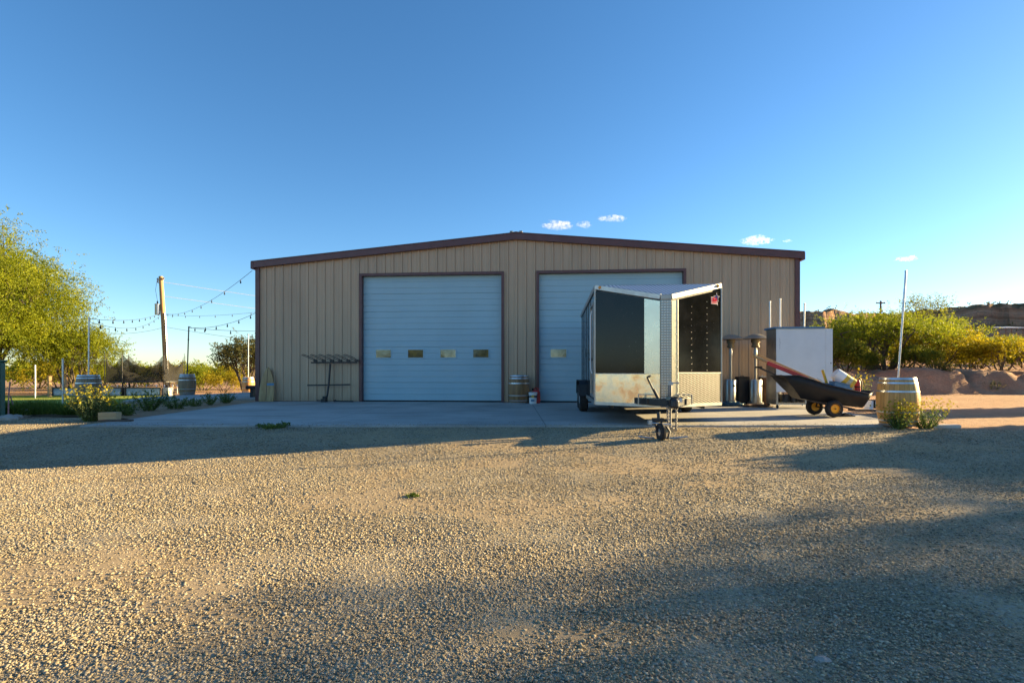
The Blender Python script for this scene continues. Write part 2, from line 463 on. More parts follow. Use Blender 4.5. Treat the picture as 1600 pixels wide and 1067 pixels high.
# ------------------------------------------------------------------ mesh helpers
class MB:
    def __init__(s):
        s.v, s.f = [], []
    def add(s, vs, fs):
        o = len(s.v)
        s.v += [tuple(p) for p in vs]
        s.f += [tuple(i+o for i in q) for q in fs]
        return s
    def box(s, x0, x1, y0, y1, z0, z1):
        return s.add([(x0, y0, z0), (x1, y0, z0), (x1, y1, z0), (x0, y1, z0), (x0, y0, z1), (x1, y0, z1), (x1, y1, z1), (x0, y1, z1)],
                     [(0, 3, 2, 1), (4, 5, 6, 7), (0, 1, 5, 4), (1, 2, 6, 5), (2, 3, 7, 6), (3, 0, 4, 7)])
    def bar(s, p, q, w, h=None, up=(0, 0, 1)):
        h = h or w
        p, q = Vector(p), Vector(q)
        d = (q-p).normalized()
        u = Vector(up)
        if abs(d.dot(u)) > .98:
            u = Vector((0, 1, 0))
        a = d.cross(u).normalized()
        b = a.cross(d)
        vs = []
        for c in (p, q):
            for i, j in ((-1, -1), (1, -1), (1, 1), (-1, 1)):
                vs.append(c+a*(i*w/2)+b*(j*h/2))
        return s.add(vs, [(3, 2, 1, 0), (4, 5, 6, 7), (0, 1, 5, 4), (1, 2, 6, 5), (2, 3, 7, 6), (3, 0, 4, 7)])
    def tube(s, pts, r, n=8, caps=True):
        pts = [Vector(p) for p in pts]
        rs = r if isinstance(r, (list, tuple)) else [r]*len(pts)
        o = len(s.v)
        a = None
        for i, p in enumerate(pts):
            d = (pts[min(i+1, len(pts)-1)]-pts[max(i-1, 0)]).normalized()
            if a is None:
                t = Vector((0, 0, 1)) if abs(d.z) < .9 else Vector((1, 0, 0))
                a = d.cross(t).normalized()
            else:
                a = (a-d*a.dot(d)).normalized()
            b = d.cross(a)
            for k in range(n):
                t = 2*PI*k/n
                s.v.append(tuple(p+(a*math.cos(t)+b*math.sin(t))*rs[i]))
        for i in range(len(pts)-1):
            for k in range(n):
                k2 = (k+1) % n
                s.f.append((o+i*n+k, o+i*n+k2, o+(i+1)*n+k2, o+(i+1)*n+k))
        if caps:
            s.f.append(tuple(o+k for k in reversed(range(n))))
            e = o+(len(pts)-1)*n
            s.f.append(tuple(e+k for k in range(n)))
        return s
    def lathe(s, prof, n=24, c=(0, 0, 0), axis='z', caps=True):
        o = len(s.v)
        for r, z in prof:
            for k in range(n):
                t = 2*PI*k/n
                x, y = r*math.cos(t), r*math.sin(t)
                p = {'z': (x, y, z), 'y': (x, z, y), 'x': (z, x, y)}[axis]
                s.v.append((p[0]+c[0], p[1]+c[1], p[2]+c[2]))
        for i in range(len(prof)-1):
            for k in range(n):
                k2 = (k+1) % n
                s.f.append((o+i*n+k, o+i*n+k2, o+(i+1)*n+k2, o+(i+1)*n+k))
        if caps:
            s.f.append(tuple(o+k for k in reversed(range(n))))
            e = o+(len(prof)-1)*n
            s.f.append(tuple(e+k for k in range(n)))
        return s
    def prism(s, poly, y0, y1):
        """poly in (x, z), extruded along y"""
        n = len(poly)
        vs = [(x, y0, z) for x, z in poly]+[(x, y1, z) for x, z in poly]
        fs = [tuple(range(n)), tuple(reversed(range(n, 2*n)))]
        fs += [(i, i+n, (i+1) % n+n, (i+1) % n) for i in range(n)]
        return s.add(vs, fs)
    def slab(s, poly, z0, z1):
        """poly in (x, y), extruded along z"""
        n = len(poly)
        vs = [(x, y, z0) for x, y in poly]+[(x, y, z1) for x, y in poly]
        fs = [tuple(reversed(range(n))), tuple(range(n, 2*n))]
        fs += [(i, (i+1) % n, (i+1) % n+n, i+n) for i in range(n)]
        return s.add(vs, fs)
    def xf(s, mtx, frm=0):
        for i in range(frm, len(s.v)):
            s.v[i] = tuple(mtx @ Vector(s.v[i]))
        return s
    def build(s, name, mat, parent=None, smooth=False, bevel=0.0, fix=True):
        me = bpy.data.meshes.new(name)
        me.from_pydata(s.v, [], s.f)
        if fix:
            bm = bmesh.new()
            bm.from_mesh(me)
            bmesh.ops.recalc_face_normals(bm, faces=bm.faces)
            bm.to_mesh(me)
            bm.free()
        me.materials.append(mat)
        if smooth:
            for p in me.polygons:
                p.use_smooth = True
            try:
                me.set_sharp_from_angle(angle=R(40))
            except Exception:
                pass
        me.update()
        o = bpy.data.objects.new(name, me)
        COL.objects.link(o)
        if parent:
            o.parent = parent
        if bevel:
            b = o.modifiers.new('bevel', 'BEVEL')
            b.width = bevel
            b.segments = 2
            b.limit_method = 'ANGLE'
        return o

def tag(o, label=None, cat=None, group=None, kind=None):
    if label:
        o['label'] = label
    if cat:
        o['category'] = cat
    if group:
        o['group'] = group
    if kind:
        o['kind'] = kind
    return o
def thing(name, label, cat, loc=(0, 0, 0), rz=0.0, group=None):
    o = bpy.data.objects.new(name, None)
    o.empty_display_size = .2
    COL.objects.link(o)
    o.location = loc
    o.rotation_euler = (0, 0, rz)
    return tag(o, label, cat, group)
def dup(root, loc, rz=0.0, label=None, scale=None, group=None):
    r = root.copy()
    COL.objects.link(r)
    r.location = loc
    r.rotation_euler = (0, 0, rz)
    if scale:
        r.scale = scale if isinstance(scale, tuple) else (scale,)*3
    if label:
        r['label'] = label
    if group:
        r['group'] = group
    for ch in list(root.children):
        c = ch.copy()
        COL.objects.link(c)
        c.parent = r
        for gch in list(ch.children):
            d = gch.copy()
            COL.objects.link(d)
            d.parent = c
    return r

def np_mesh(name, V, Q, mat, parent=None, attr=None, smooth=False):
    """fast mesh from arrays; Q is (n, k) with one k"""
    me = bpy.data.meshes.new(name)
    n, k = Q.shape
    me.vertices.add(len(V))
    me.vertices.foreach_set('co', np.ascontiguousarray(V, dtype=np.float32).ravel())
    me.loops.add(n*k)
    me.loops.foreach_set('vertex_index', np.ascontiguousarray(Q, dtype=np.int32).ravel())
    me.polygons.add(n)
    me.polygons.foreach_set('loop_start', np.arange(0, n*k, k, dtype=np.int32))
    me.polygons.foreach_set('loop_total', np.full(n, k, dtype=np.int32))
    if smooth:
        me.polygons.foreach_set('use_smooth', np.ones(n, dtype=bool))
    if attr:
        for an, av in attr.items():
            a = me.attributes.new(an, 'FLOAT', 'POINT')
            a.data.foreach_set('value', np.ascontiguousarray(av, dtype=np.float32))
    me.materials.append(mat)
    me.update(calc_edges=True)
    me.validate()
    o = bpy.data.objects.new(name, me)
    COL.objects.link(o)
    if parent:
        o.parent = parent
    return o

def sstep(t):
    t = np.clip(t, 0, 1)
    return t*t*(3-2*t)

def vnoise(x, y, seed=0):
    """smooth value noise on arrays"""
    xi, yi = np.floor(x).astype(np.int64), np.floor(y).astype(np.int64)
    fx, fy = x-xi, y-yi
    fx, fy = fx*fx*(3-2*fx), fy*fy*(3-2*fy)
    def h(a, b):
        n = (a*374761393+b*668265263+seed*2147483647) & 0xffffffff
        n = ((n ^ (n >> 13))*1274126177) & 0xffffffff
        return ((n ^ (n >> 16)) & 0xffff)/65535.0
    return (h(xi, yi)*(1-fx)+h(xi+1, yi)*fx)*(1-fy)+(h(xi, yi+1)*(1-fx)+h(xi+1, yi+1)*fx)*fy
def fbm(x, y, seed=0, oct=5, gain=.5):
    s, a, t = 0, 1, 0
    for i in range(oct):
        s = s+a*vnoise(x*2**i, y*2**i, seed+i*17)
        t += a
        a *= gain
    return s/t

# ------------------------------------------------------------------ terrain
def gz(x, y):
    x, y = np.asarray(x, float), np.asarray(y, float)
    edge = 9.9
    d = sstep((edge-y)/3.4)
    z = -.035-.19*d
    z = z-.40*sstep((y-14)/9)*sstep((-x-11)/4)*(1-sstep((y-60)/60))
    z = z+.05*(fbm(x*.35, y*.35, 5, 4)-.5)*sstep((9.6-y)/1.5)
    return z

def ground_sheet():
    xs = np.unique(np.concatenate([-np.geomspace(18, 5000, 40), np.linspace(-18, 18, 73), np.geomspace(18, 5000, 40)]))
    ys = np.unique(np.concatenate([-np.geomspace(8, 5000, 36), np.linspace(-8, 30, 77), np.geomspace(30, 5000, 40)]))
    X, Y = np.meshgrid(xs, ys)
    Z = gz(X, Y)-.02
    far = np.hypot(X, Y)
    Z = Z+(fbm(X*.2, Y*.2, 9, 4)-.5)*.10*sstep((far-12)/10)
    nx, ny = len(xs), len(ys)
    V = np.stack([X, Y, Z], -1).reshape(-1, 3)
    i = np.arange(ny-1)[:, None]*nx+np.arange(nx-1)[None, :]
    Q = np.stack([i, i+1, i+nx+1, i+nx], -1).reshape(-1, 4)
    o = np_mesh('ground', V, Q, M['dirt'], smooth=True)
    tag(o, kind='structure')
ground_sheet()

def gravel_edge(x):
    """far edge (y) of the gravel at x"""
    x = np.asarray(x, float)
    e = np.where(x < -8.25, 11.7+.25*np.sin(x*1.7), 9.97)
    e = np.where(x > 7.4, 9.75-.05*(x-7.4)+.25*(fbm(x*1.3, x*0, 3, 3)-.5), e)
    return e

def sand_mask(x, y):
    a = fbm(x*.42+3.1, y*1.0, 21, 5)
    b = fbm(x*1.7, y*2.4, 33, 4)
    return np.clip((a-.50)*3.0+(b-.5)*1.6+.22+.10*sstep((4.5-y)/3), 0, 1)

def gravel_yard():
    st = .14
    xs = np.arange(-19, 17, st)
    ys = np.arange(-7, 12.2, st)
    X, Y = np.meshgrid(xs, ys)
    ex = gravel_edge(X)
    Y2 = np.minimum(Y, ex)
    Z = gz(X, Y2)+.004+.012*(fbm(X*2.3, Y2*2.3, 8, 3)-.5)
    nx, ny = len(xs), len(ys)
    V = np.stack([X, Y2, Z], -1).reshape(-1, 3)
    i = np.arange(ny-1)[:, None]*nx+np.arange(nx-1)[None, :]
    Q = np.stack([i, i+1, i+nx+1, i+nx], -1).reshape(-1, 4)
    keep = (Y[:-1, :-1] < ex[:-1, :-1]).reshape(-1)
    sm = sand_mask(X, Y2).reshape(-1)
    o = np_mesh('gravel_yard', V, Q[keep], M['gravel'], attr={'sand': sm}, smooth=True)
    tag(o, kind='structure')
gravel_yard()

def stones():
    rng = np.random.default_rng(4)
    P, SZ = [], []
    for y0, y1, dens, sz in ((1.5, 2.6, 11500, .0039), (2.6, 3.6, 9000, .0042), (3.6, 4.8, 6200, .0048), (4.8, 6.4, 3600, .0060), (6.4, 8.0, 1900, .0078), (8.0, 10.0, 1100, .010), (10.0, 11.7, 600, .012)):
        wmax = y1*1.03+.6
        n = int((y1-y0)*2*wmax*dens)
        x = rng.uniform(-wmax, wmax, n)
        y = rng.uniform(y0, y1, n)
        sm = sand_mask(x, y)
        k = (rng.random(n) > sm*.62) & (y < gravel_edge(x)-.03)
        P.append(np.stack([x[k], y[k]], -1))
        SZ.append(sz*rng.lognormal(0, .45, k.sum()))
    n = 1500
    x = rng.uniform(-8.2, 7.6, n)
    d_ = rng.exponential(.16, n)
    zf = np.concatenate([np.zeros(sum(len(p) for p in P)), np.ones(n)])
    P.append(np.stack([x, 10.0+d_], -1))
    SZ.append(.0085*rng.lognormal(0, .4, n))
    P = np.concatenate(P)
    SZ = np.clip(np.concatenate(SZ), .0022, .0105)
    n = len(P)
    cube = np.array([(-1, -1, -1), (1, -1, -1), (1, 1, -1), (-1, 1, -1), (-1, -1, 1), (1, -1, 1), (1, 1, 1), (-1, 1, 1)], float)*.72
    fq = np.array([(0, 3, 2, 1), (4, 5, 6, 7), (0, 1, 5, 4), (1, 2, 6, 5), (2, 3, 7, 6), (3, 0, 4, 7)])
    V = cube[None]+rng.normal(0, .20, (n, 8, 3))
    V *= rng.uniform(.55, 1.25, (n, 1, 3))
    q = rng.normal(size=(n, 4))
    q /= np.linalg.norm(q, axis=1, keepdims=True)
    w, a, b, c = q.T
    Rm = np.stack([1-2*(b*b+c*c), 2*(a*b-c*w), 2*(a*c+b*w), 2*(a*b+c*w), 1-2*(a*a+c*c), 2*(b*c-a*w), 2*(a*c-b*w), 2*(b*c+a*w), 1-2*(a*a+b*b)], -1).reshape(n, 3, 3)
    V = np.einsum('nij,nkj->nki', Rm, V)*SZ[:, None, None]
    V[:, :, 2] *= .45
    V[:, :, 0] += P[:, 0:1]
    V[:, :, 1] += P[:, 1:2]
    V[:, :, 2] += np.where(zf > 0, .001, gz(P[:, 0], P[:, 1])+.006)[:, None]+(SZ*.10)[:, None]
    Q = (fq[None]+(np.arange(n)*8)[:, None, None]).reshape(-1, 4)
    o = np_mesh('gravel_stones', V.reshape(-1, 3), Q, M['stone'])
    tag(o, 'loose crushed grey and tan gravel stones covering the yard', 'gravel', kind='stuff')
    return n
print('stones', stones())

def slab_poly(name, poly, z0, z1, mat):
    o = MB().slab(poly, z0, z1).build(name, mat, bevel=.012)
    return tag(o, kind='structure')
slab_poly('concrete_apron', [(-8.3, 9.98), (7.75, 10.06), (9.45, 16.9), (-8.9, 18.7)], -.12, 0.0, M['concrete'])
pth = [gp(x, y)[:2] for x, y in ((190, 626.5), (300, 624), (420, 622))]+[(-8.8, 28.0), (-12.5, 28.5)]+[gp(x, y)[:2] for x, y in ((285, 617.5), (225, 620.5))]
slab_poly('concrete_path', pth, -.12, .006, M['concrete'])
lw = [(-34, 12.6), (-13.2, 12.6), (-11.0, 14.0), (-13.4, 17.0), (-15.6, 21.5), (-20.5, 31.4), (-60, 31.4)]
def inside(poly, x, y):
    r = np.zeros(x.shape, bool)
    n = len(poly)
    for i in range(n):
        (x0, y0), (x1, y1) = poly[i], poly[(i+1) % n]
        c = (y0 > y) != (y1 > y)
        r ^= c & (x < (x1-x0)*(y-y0)/((y1-y0) if y1 != y0 else 1e-9)+x0)
    return r
def lawn_sheet():
    xs = np.arange(-60, -9, .3)
    ys = np.arange(12.3, 31.8, .3)
    X, Y = np.meshgrid(xs, ys)
    Z = gz(X, Y)+.03+.02*(fbm(X*3, Y*3, 12, 3)-.5)
    V = np.stack([X, Y, Z], -1).reshape(-1, 3)
    nx, ny = len(xs), len(ys)
    i = np.arange(ny-1)[:, None]*nx+np.arange(nx-1)[None, :]
    Q = np.stack([i, i+1, i+nx+1, i+nx], -1).reshape(-1, 4)
    k = inside(lw, (X[:-1, :-1]+.15+.25*(fbm(X*2, Y*2, 3, 2)-.5)[:-1, :-1]), Y[:-1, :-1]+.15).reshape(-1)
    tag(np_mesh('lawn', V, Q[k], M['lawn'], smooth=True), kind='structure')
lawn_sheet()
def flat_poly(name, poly, z, mat):
    o = MB().add([(x, y, z) for x, y in poly], [tuple(range(len(poly)))]).build(name, mat)
    return tag(o, kind='structure')
flat_poly('planting_strip', [(-8.55, 11.6), (-8.85, 18.2)]+[gp(x, y)[:2] for x, y in ((403, 624.5), (190, 628.0))]+[(-11.6, 14.4), (-9.6, 12.2)], -.012, M['dirt'])

def bank():
    xs = np.concatenate([np.arange(10.5, 48, .28), np.geomspace(48, 200, 30)])
    ys = np.concatenate([np.arange(23.0, 30, .22), np.geomspace(30, 150, 46)])
    X, Y = np.meshgrid(xs, ys)
    toe = 24.7+1.1*(fbm(X*.16, X*0+.3, 41, 4)-.5)*2
    gully = np.abs(fbm(X*.55, Y*.12, 44, 4)-.5)*2
    hgt = 1.16+.55*(fbm(X*.12, Y*.1, 47, 4)-.5)
    t = (Y-toe+.5*(fbm(X*1.1, Y*1.1, 48, 4)-.5))/1.25
    Z = -.06+hgt*sstep(t)*(1-.45*np.exp(-(gully*7)**2)*sstep((2.6-t)/2.0))
    Z += ((fbm(X*2.5, Y*2.5, 49, 4)-.5)*.30+(np.abs(fbm(X*1.2, Y*1.6, 52, 5)-.5)-.1)*.5)*sstep(t*2)
    Z += np.clip(Y-34, 0, None)*.052+(fbm(X*.06, Y*.06, 50, 4)-.5)*2.0*sstep((Y-34)/40)
    fade = sstep((X-10.5)/2.5)
    Z = -.12+(Z+.12)*fade
    nx, ny = len(xs), len(ys)
    V = np.stack([X, Y, Z], -1).reshape(-1, 3)
    i = np.arange(ny-1)[:, None]*nx+np.arange(nx-1)[None, :]
    Q = np.stack([i, i+1, i+nx+1, i+nx], -1).reshape(-1, 4)
    o = np_mesh('dirt_bank', V, Q, M['bank'], smooth=True)
    tag(o, kind='structure')
    return xs, ys, Z
BX, BY, BZ = bank()
def bank_z(x, y):
    i = int(np.clip(np.searchsorted(BX, x)-1, 0, len(BX)-2))
    j = int(np.clip(np.searchsorted(BY, y)-1, 0, len(BY)-2))
    return float(BZ[j:j+2, i:i+2].min())

def hills():
    xs = np.arange(40, 420, 1.5)
    ys = np.arange(128, 330, 1.5)
    X, Y = np.meshgrid(xs, ys)
    w1 = (fbm(X*.028, Y*.028, 61, 6, .55)-.5)
    w2 = (fbm(X*.11, Y*.11, 67, 5, .6)-.5)
    gul = 1-np.abs(fbm(X*.05+w1, Y*.035, 71, 5)-.5)*2
    def mesa(cx, cy, rx, ry, top, cliff):
        d = np.sqrt(((X-cx)/rx)**2+((Y-cy)/ry)**2)+w1*1.0+w2*.40-(gul-.8)*.35
        t = (1-d)
        return top*np.clip(np.where(t > .12, .62+.38*sstep((t-.12)/cliff), .62*np.clip((t+.75)/.87, 0, 1)**1.35), 0, 1)
    Z = 2.0+(fbm(X*.02, Y*.02, 73, 5)-.5)*3
    for a in ((163, 183, 36, 34, 22.0, .10), (120, 196, 20, 22, 15.5, .12), (110, 215, 62, 26, 24.2, .06), (70, 215, 46, 26, 24.5, .06), (235, 200, 52, 40, 22, .09), (147, 160, 13, 12, 13.5, .18)):
        Z = np.maximum(Z, mesa(*a))
    Z = Z+w2*6.5+(fbm(X*.3, Y*.3, 75, 3)-.5)*1.0
    nx, ny = len(xs), len(ys)
    V = np.stack([X, Y, Z], -1).reshape(-1, 3)
    i = np.arange(ny-1)[:, None]*nx+np.arange(nx-1)[None, :]
    Q = np.stack([i, i+1, i+nx+1, i+nx], -1).reshape(-1, 4)
    o = np_mesh('hills', V, Q, M['hill'])
    tag(o, kind='structure')
    return xs, ys, Z
HX, HYS, HZ = hills()

# ------------------------------------------------------------------ vegetation
def leaves(rng, cen, rad, twigs, per, tl, ll, lw, out, droop, out_c):
    """leaflets along short twigs scattered round each clump centre"""
    n = len(cen)
    c = np.repeat(cen, twigs, 0)
    r = np.repeat(rad, twigs, 0)
    o = c+rng.normal(0, .45, c.shape)*r[:, None]
    d = rng.normal(0, 1, c.shape)+out*(o-out_c)/(np.linalg.norm(o-out_c, axis=1, keepdims=True)+1e-6)
    d[:, 2] -= droop
    d /= np.linalg.norm(d, axis=1, keepdims=True)
    m = len(o)
    T = rng.random((m, per))
    pos = o[:, None]+d[:, None]*(T*tl)[..., None]+rng.normal(0, tl*.06, (m, per, 3))
    pos[..., 2] -= droop*.22*tl*T**2
    pos = pos.reshape(-1, 3)
    dd = np.repeat(d, per, 0)
    a = dd*.6+rng.normal(0, .7, dd.shape)
    a /= np.linalg.norm(a, axis=1, keepdims=True)
    b = np.cross(a, rng.normal(0, 1, a.shape))
    b /= np.linalg.norm(b, axis=1, keepdims=True)+1e-9
    s = rng.uniform(.6, 1.3, len(pos))[:, None]
    a, b = a*ll*s*.5, b*lw*s*.5
    V = np.stack([pos-a, pos+b*.9-a*.1, pos+a, pos-b*.9-a*.1], 1).reshape(-1, 3)
    Q = np.arange(len(V)).reshape(-1, 4)
    return V, Q

def tree_parts(root, seed, H, Rx, lobes, clumps, twigs, per, tl, ll, lw, leafmat, stems=4, stem_r=.12, droop=.5, crown_lo=.25, Ry=None, spread=.6, lean=0.0, thin=1.0, zmin=.36):
    rng = np.random.default_rng(seed)
    Ry = Ry or Rx
    lc, lr = [], []
    for i in range(lobes):
        a = 2*PI*(i+rng.uniform(-.4, .4))/lobes*1.618
        q = math.sqrt((i+.5)/lobes)*.72
        z = H*(crown_lo+(1-crown_lo)*(zmin+(.78-zmin)*(1-q**2)*rng.uniform(.75, 1.1)))
        lc.append((Rx*q*math.cos(a)+lean, Ry*q*math.sin(a), z))
        lr.append((Rx*.40*rng.uniform(.8, 1.2), Ry*.40*rng.uniform(.8, 1.2), H*(1-crown_lo)*.25*rng.uniform(.8, 1.25)))
    lc, lr = np.array(lc), np.array(lr)
    idx = rng.integers(0, lobes, clumps)
    u = rng.normal(0, 1, (clumps, 3))
    u /= np.linalg.norm(u, axis=1, keepdims=True)
    rr = rng.uniform(.45, 1.0, clumps)**.6
    cen = lc[idx]+u*lr[idx]*rr[:, None]
    cen[:, 2] = np.maximum(cen[:, 2], H*crown_lo*.5+rng.random(clumps)*.2*H*crown_lo)
    gap = np.array([mnoise.noise(Vector((p[0]*1.9/Rx*2, p[1]*1.9/Rx*2, p[2]*2.6/Rx*2+seed))) for p in cen])
    cen = cen[gap > -.22*thin]
    rad = np.full(len(cen), .17*Rx)*rng.uniform(.6, 1.3, len(cen))
    V, Q = leaves(rng, cen, rad, twigs, per, tl, ll, lw, .9, droop, np.array([lean, 0, H*.35]))
    np_mesh('crown', V, Q, leafmat, root)
    mb = MB()
    for k in range(stems):
        a = 2*PI*k/stems+rng.uniform(-.5, .5)
        mine = [i for i in range(lobes) if i % stems == k]
        b0 = Vector((.25*stem_r*math.cos(a)*3, .25*stem_r*math.sin(a)*3, -.15))
        for i in mine:
            tgt = Vector(lc[i])
            mid = b0.lerp(tgt, .45)+Vector((rng.normal(0, .06)*H, rng.normal(0, .06)*H, -.05*H+rng.normal(0, .04)*H))
            pts = []
            for t in np.linspace(0, 1, 9):
                p = b0*(1-t)**2+mid*2*t*(1-t)+tgt*t*t
                p = p+Vector((rng.normal(0, .012)*H, rng.normal(0, .012)*H, rng.normal(0, .008)*H))
                pts.append(p)
            r0 = stem_r*rng.uniform(.7, 1.1)
            mb.tube(pts, [r0*(1-.78*t) for t in np.linspace(0, 1, 9)], 7)
            sub = np.where(np.linalg.norm(cen-lc[i], axis=1) < Rx*.55)[0]
            rng.shuffle(sub)
            for j in sub[:9]:
                s0 = pts[rng.integers(4, 9)]
                e = Vector(cen[j])
                m2 = s0.lerp(e, .5)+Vector((rng.normal(0, .04)*H, rng.normal(0, .04)*H, .03*H))
                mb.tube([s0, m2, e], [r0*.26, r0*.16, r0*.07], 5, False)
    mb.build('trunk', M['bark'], root, smooth=True, fix=False)

def tree(name, label, cat, loc, group=None, rz=0, **kw):
    o = thing(name, label, cat, loc, rz, group)
    tree_parts(o, **kw)
    return o

# big mesquite at the left edge
tree('mesquite_tree', 'tall yellow-green mesquite with drooping branches over the lawn at the left edge', 'tree', (ax(-78, 33.5), 33.5, -.46),
     seed=3, H=11.2, Rx=7.2, lobes=40, clumps=2900, twigs=9, per=20, tl=1.0, ll=.13, lw=.055, leafmat=M['leaf_yellow'], stems=6, stem_r=.24, droop=.85, crown_lo=.03, spread=.6, thin=.6, zmin=.10)
b_ = thing('bush', 'yellow-green bush at the lawn edge right of the big mesquite', 'bush', (ax(118, 37), 37, -.46), 0, 'bushes of the thicket left of the building')
tree_parts(b_, 12, 4.8, 2.9, 12, 380, 8, 18, .8, .12, .05, M['leaf_yellow'], 4, .09, .6, .03)
bush_a = thing('bush', 'broad yellow-green bush behind the trampoline', 'bush', (ax(205, 44), 44, -.46), 0, 'bushes of the thicket left of the building')
tree_parts(bush_a, 21, 1.9, 2.6, 7, 150, 8, 11, .55, .15, .06, M['leaf_yellow'], 5, .06, .2, .02)
bush_b = thing('bush', 'golden bush behind the leaning utility pole', 'bush', (ax(262, 46), 46, -.46), 0, 'bushes of the thicket left of the building')
tree_parts(bush_b, 22, 2.0, 2.4, 6, 120, 8, 10, .5, .15, .06, M['leaf_gold'], 5, .05, .2, .02)
LG = 'bushes of the thicket left of the building'
dup(bush_a, (ax(318, 42), 42, -.46), 2.0, 'rounded yellow-green bush right of the barrel with a black pole', .86, LG)
dup(bush_b, (ax(350, 39), 39, -.46), 1.0, 'low golden bush in front of the olive tree', .7, LG)
dup(bush_a, (ax(160, 50), 50, -.46), 4.0, 'yellow-green bush just left of the trampoline', 1.05, LG)
dup(bush_b, (ax(232, 54), 54, -.46), 3.0, 'golden bush seen through the trampoline net', .9, LG)
dup(bush_a, (ax(290, 56), 56, -.46), 5.0, 'yellow-green bush farthest back between utility pole and barrel pole', 1.1, LG)
dup(bush_b, (ax(392, 45), 45, -.46), .4, 'golden bush beside the corner of the metal building', 1.2, LG)
dup(bush_a, (ax(60, 46), 46, -.46), 1.3, 'yellow-green bush under the left tree by the white fence post', 1.25, LG)
dup(bush_b, (ax(95, 43), 43, -.46), 2.3, 'golden bush behind the wooden fence post', 1.1, LG)
tree('olive_tree', 'dark olive-green tree with crooked trunk beside the left corner of the metal building', 'tree', (ax(386, 34), 34, -.46),
     seed=31, H=3.5, Rx=2.5, lobes=9, clumps=190, twigs=8, per=11, tl=.6, ll=.15, lw=.06, leafmat=M['leaf_dark'], stems=3, stem_r=.11, droop=.3, crown_lo=.30)
# right-hand trees, on the bank
RG = 'trees and bushes on the dirt bank right of the building'
def onbank(px, Y, dz=-.05):
    x = ax(px, Y)
    return (x, Y, bank_z(x, Y)+dz)
tree('mesquite_tree', 'wide mesquite with many dark crooked stems on the bank behind the white cabinet', 'tree', onbank(1378, 30.5), RG,
     seed=41, H=3.3, Rx=3.9, lobes=13, clumps=560, twigs=8, per=19, tl=.6, ll=.105, lw=.042, leafmat=M['leaf_yellow'], stems=7, stem_r=.12, droop=.25, crown_lo=.34, thin=.35)
rb1 = tree('bush', 'dark green bush beside the right edge of the white cabinet', 'bush', onbank(1322, 28.6), RG,
     seed=42, H=1.75, Rx=1.5, lobes=6, clumps=150, twigs=8, per=10, tl=.4, ll=.12, lw=.055, leafmat=M['leaf_green'], stems=5, stem_r=.05, droop=.1, crown_lo=.02)
rb2 = tree('bush', 'golden yellow bush at the top of the bank right of the tall leaning pole', 'bush', onbank(1462, 29.5), RG,
     seed=43, H=2.15, Rx=2.3, lobes=8, clumps=210, twigs=8, per=17, tl=.5, ll=.10, lw=.044, leafmat=M['leaf_gold'], stems=5, stem_r=.06, droop=.1, crown_lo=.05, thin=.4)
rb3 = tree('bush', 'golden bush overhanging the cut edge of the bank with a bare leaning stem', 'bush', onbank(1563, 27.6), RG,
     seed=44, H=1.7, Rx=1.7, lobes=7, clumps=170, twigs=8, per=17, tl=.5, ll=.10, lw=.044, leafmat=M['leaf_gold'], stems=4, stem_r=.06, droop=.1, crown_lo=.22, thin=.4)
t2 = tree('mesquite_tree', 'round green mesquite standing behind the golden bushes on the bank', 'tree', onbank(1470, 38), RG,
     seed=45, H=3.3, Rx=3.4, lobes=10, clumps=330, twigs=8, per=17, tl=.65, ll=.115, lw=.048, leafmat=M['leaf_yellow'], stems=4, stem_r=.1, droop=.25, crown_lo=.2, thin=.4)
tree('sparse_tree', 'thin sparse tree sticking up above the others right of the leaning pole', 'tree', onbank(1440, 44), RG,
     seed=46, H=6.1, Rx=2.2, lobes=7, clumps=80, twigs=6, per=9, tl=.7, ll=.15, lw=.05, leafmat=M['leaf_green'], stems=3, stem_r=.08, droop=.2, crown_lo=.45)
dup(rb2, onbank(1512, 31.0), 2.0, 'golden yellow bush in the middle of the bank above the log', .72, RG)
dup(t2, onbank(1590, 42), 1.2, 'green mesquite at the right edge in front of the small white shelter', .68, RG)
dup(t2, onbank(1338, 40), 3.0, 'yellow-green mesquite showing just right of the white cabinet', .85, RG)
dup(rb1, onbank(1600, 30.0), 1.0, 'dull green bush at the right edge on top of the bank', .9, RG)
dup(rb2, onbank(1410, 36), 4.0, 'golden bush behind the leaning pole and barrel', 1.0, RG)
dup(rb1, onbank(1425, 28.0), 4.4, 'low green bush at the bank edge right of the barrel', .75, RG)
dup(rb3, onbank(1530, 36), 2.7, 'golden bush farther back below the reddish cliff', .85, RG)
dup(rb1, onbank(1350, 27.8), 2.2, 'small green bush under the wide mesquite', .62, RG)
dup(t2, onbank(1640, 33), .5, 'yellow-green mesquite cut by the right edge of the photo', .6, RG)
dup(rb2, onbank(1290, 34), 5.2, 'golden bush half hidden behind the white cabinet', 1.1, RG)

# scrub along the hill tops
def hill_scrub():
    rng = np.random.default_rng(77)
    n = 2600
    x = rng.uniform(50, 300, n)
    y = rng.uniform(135, 270, n)
    i = np.clip(((x-40)/1.5).astype(int), 0, len(HX)-2)
    j = np.clip(((y-128)/1.5).astype(int), 0, len(HYS)-2)
    z = HZ[j, i]
    slope = np.abs(HZ[j, i+1]-HZ[j, i])+np.abs(HZ[j+1, i]-HZ[j, i])
    k = slope < 1.1
    cen = np.stack([x, y, z+.35], -1)[k]
    rad = rng.uniform(.5, 1.1, len(cen))
    V, Q = leaves(rng, cen, rad, 4, 6, .9, .55, .35, .3, 0, np.array([0, 0, -1e4]))
    o = np_mesh('hill_scrub', V, Q, M['scrub'])
    tag(o, 'low olive scrub dotted over the red hill tops', 'scrub', kind='stuff')
hill_scrub()

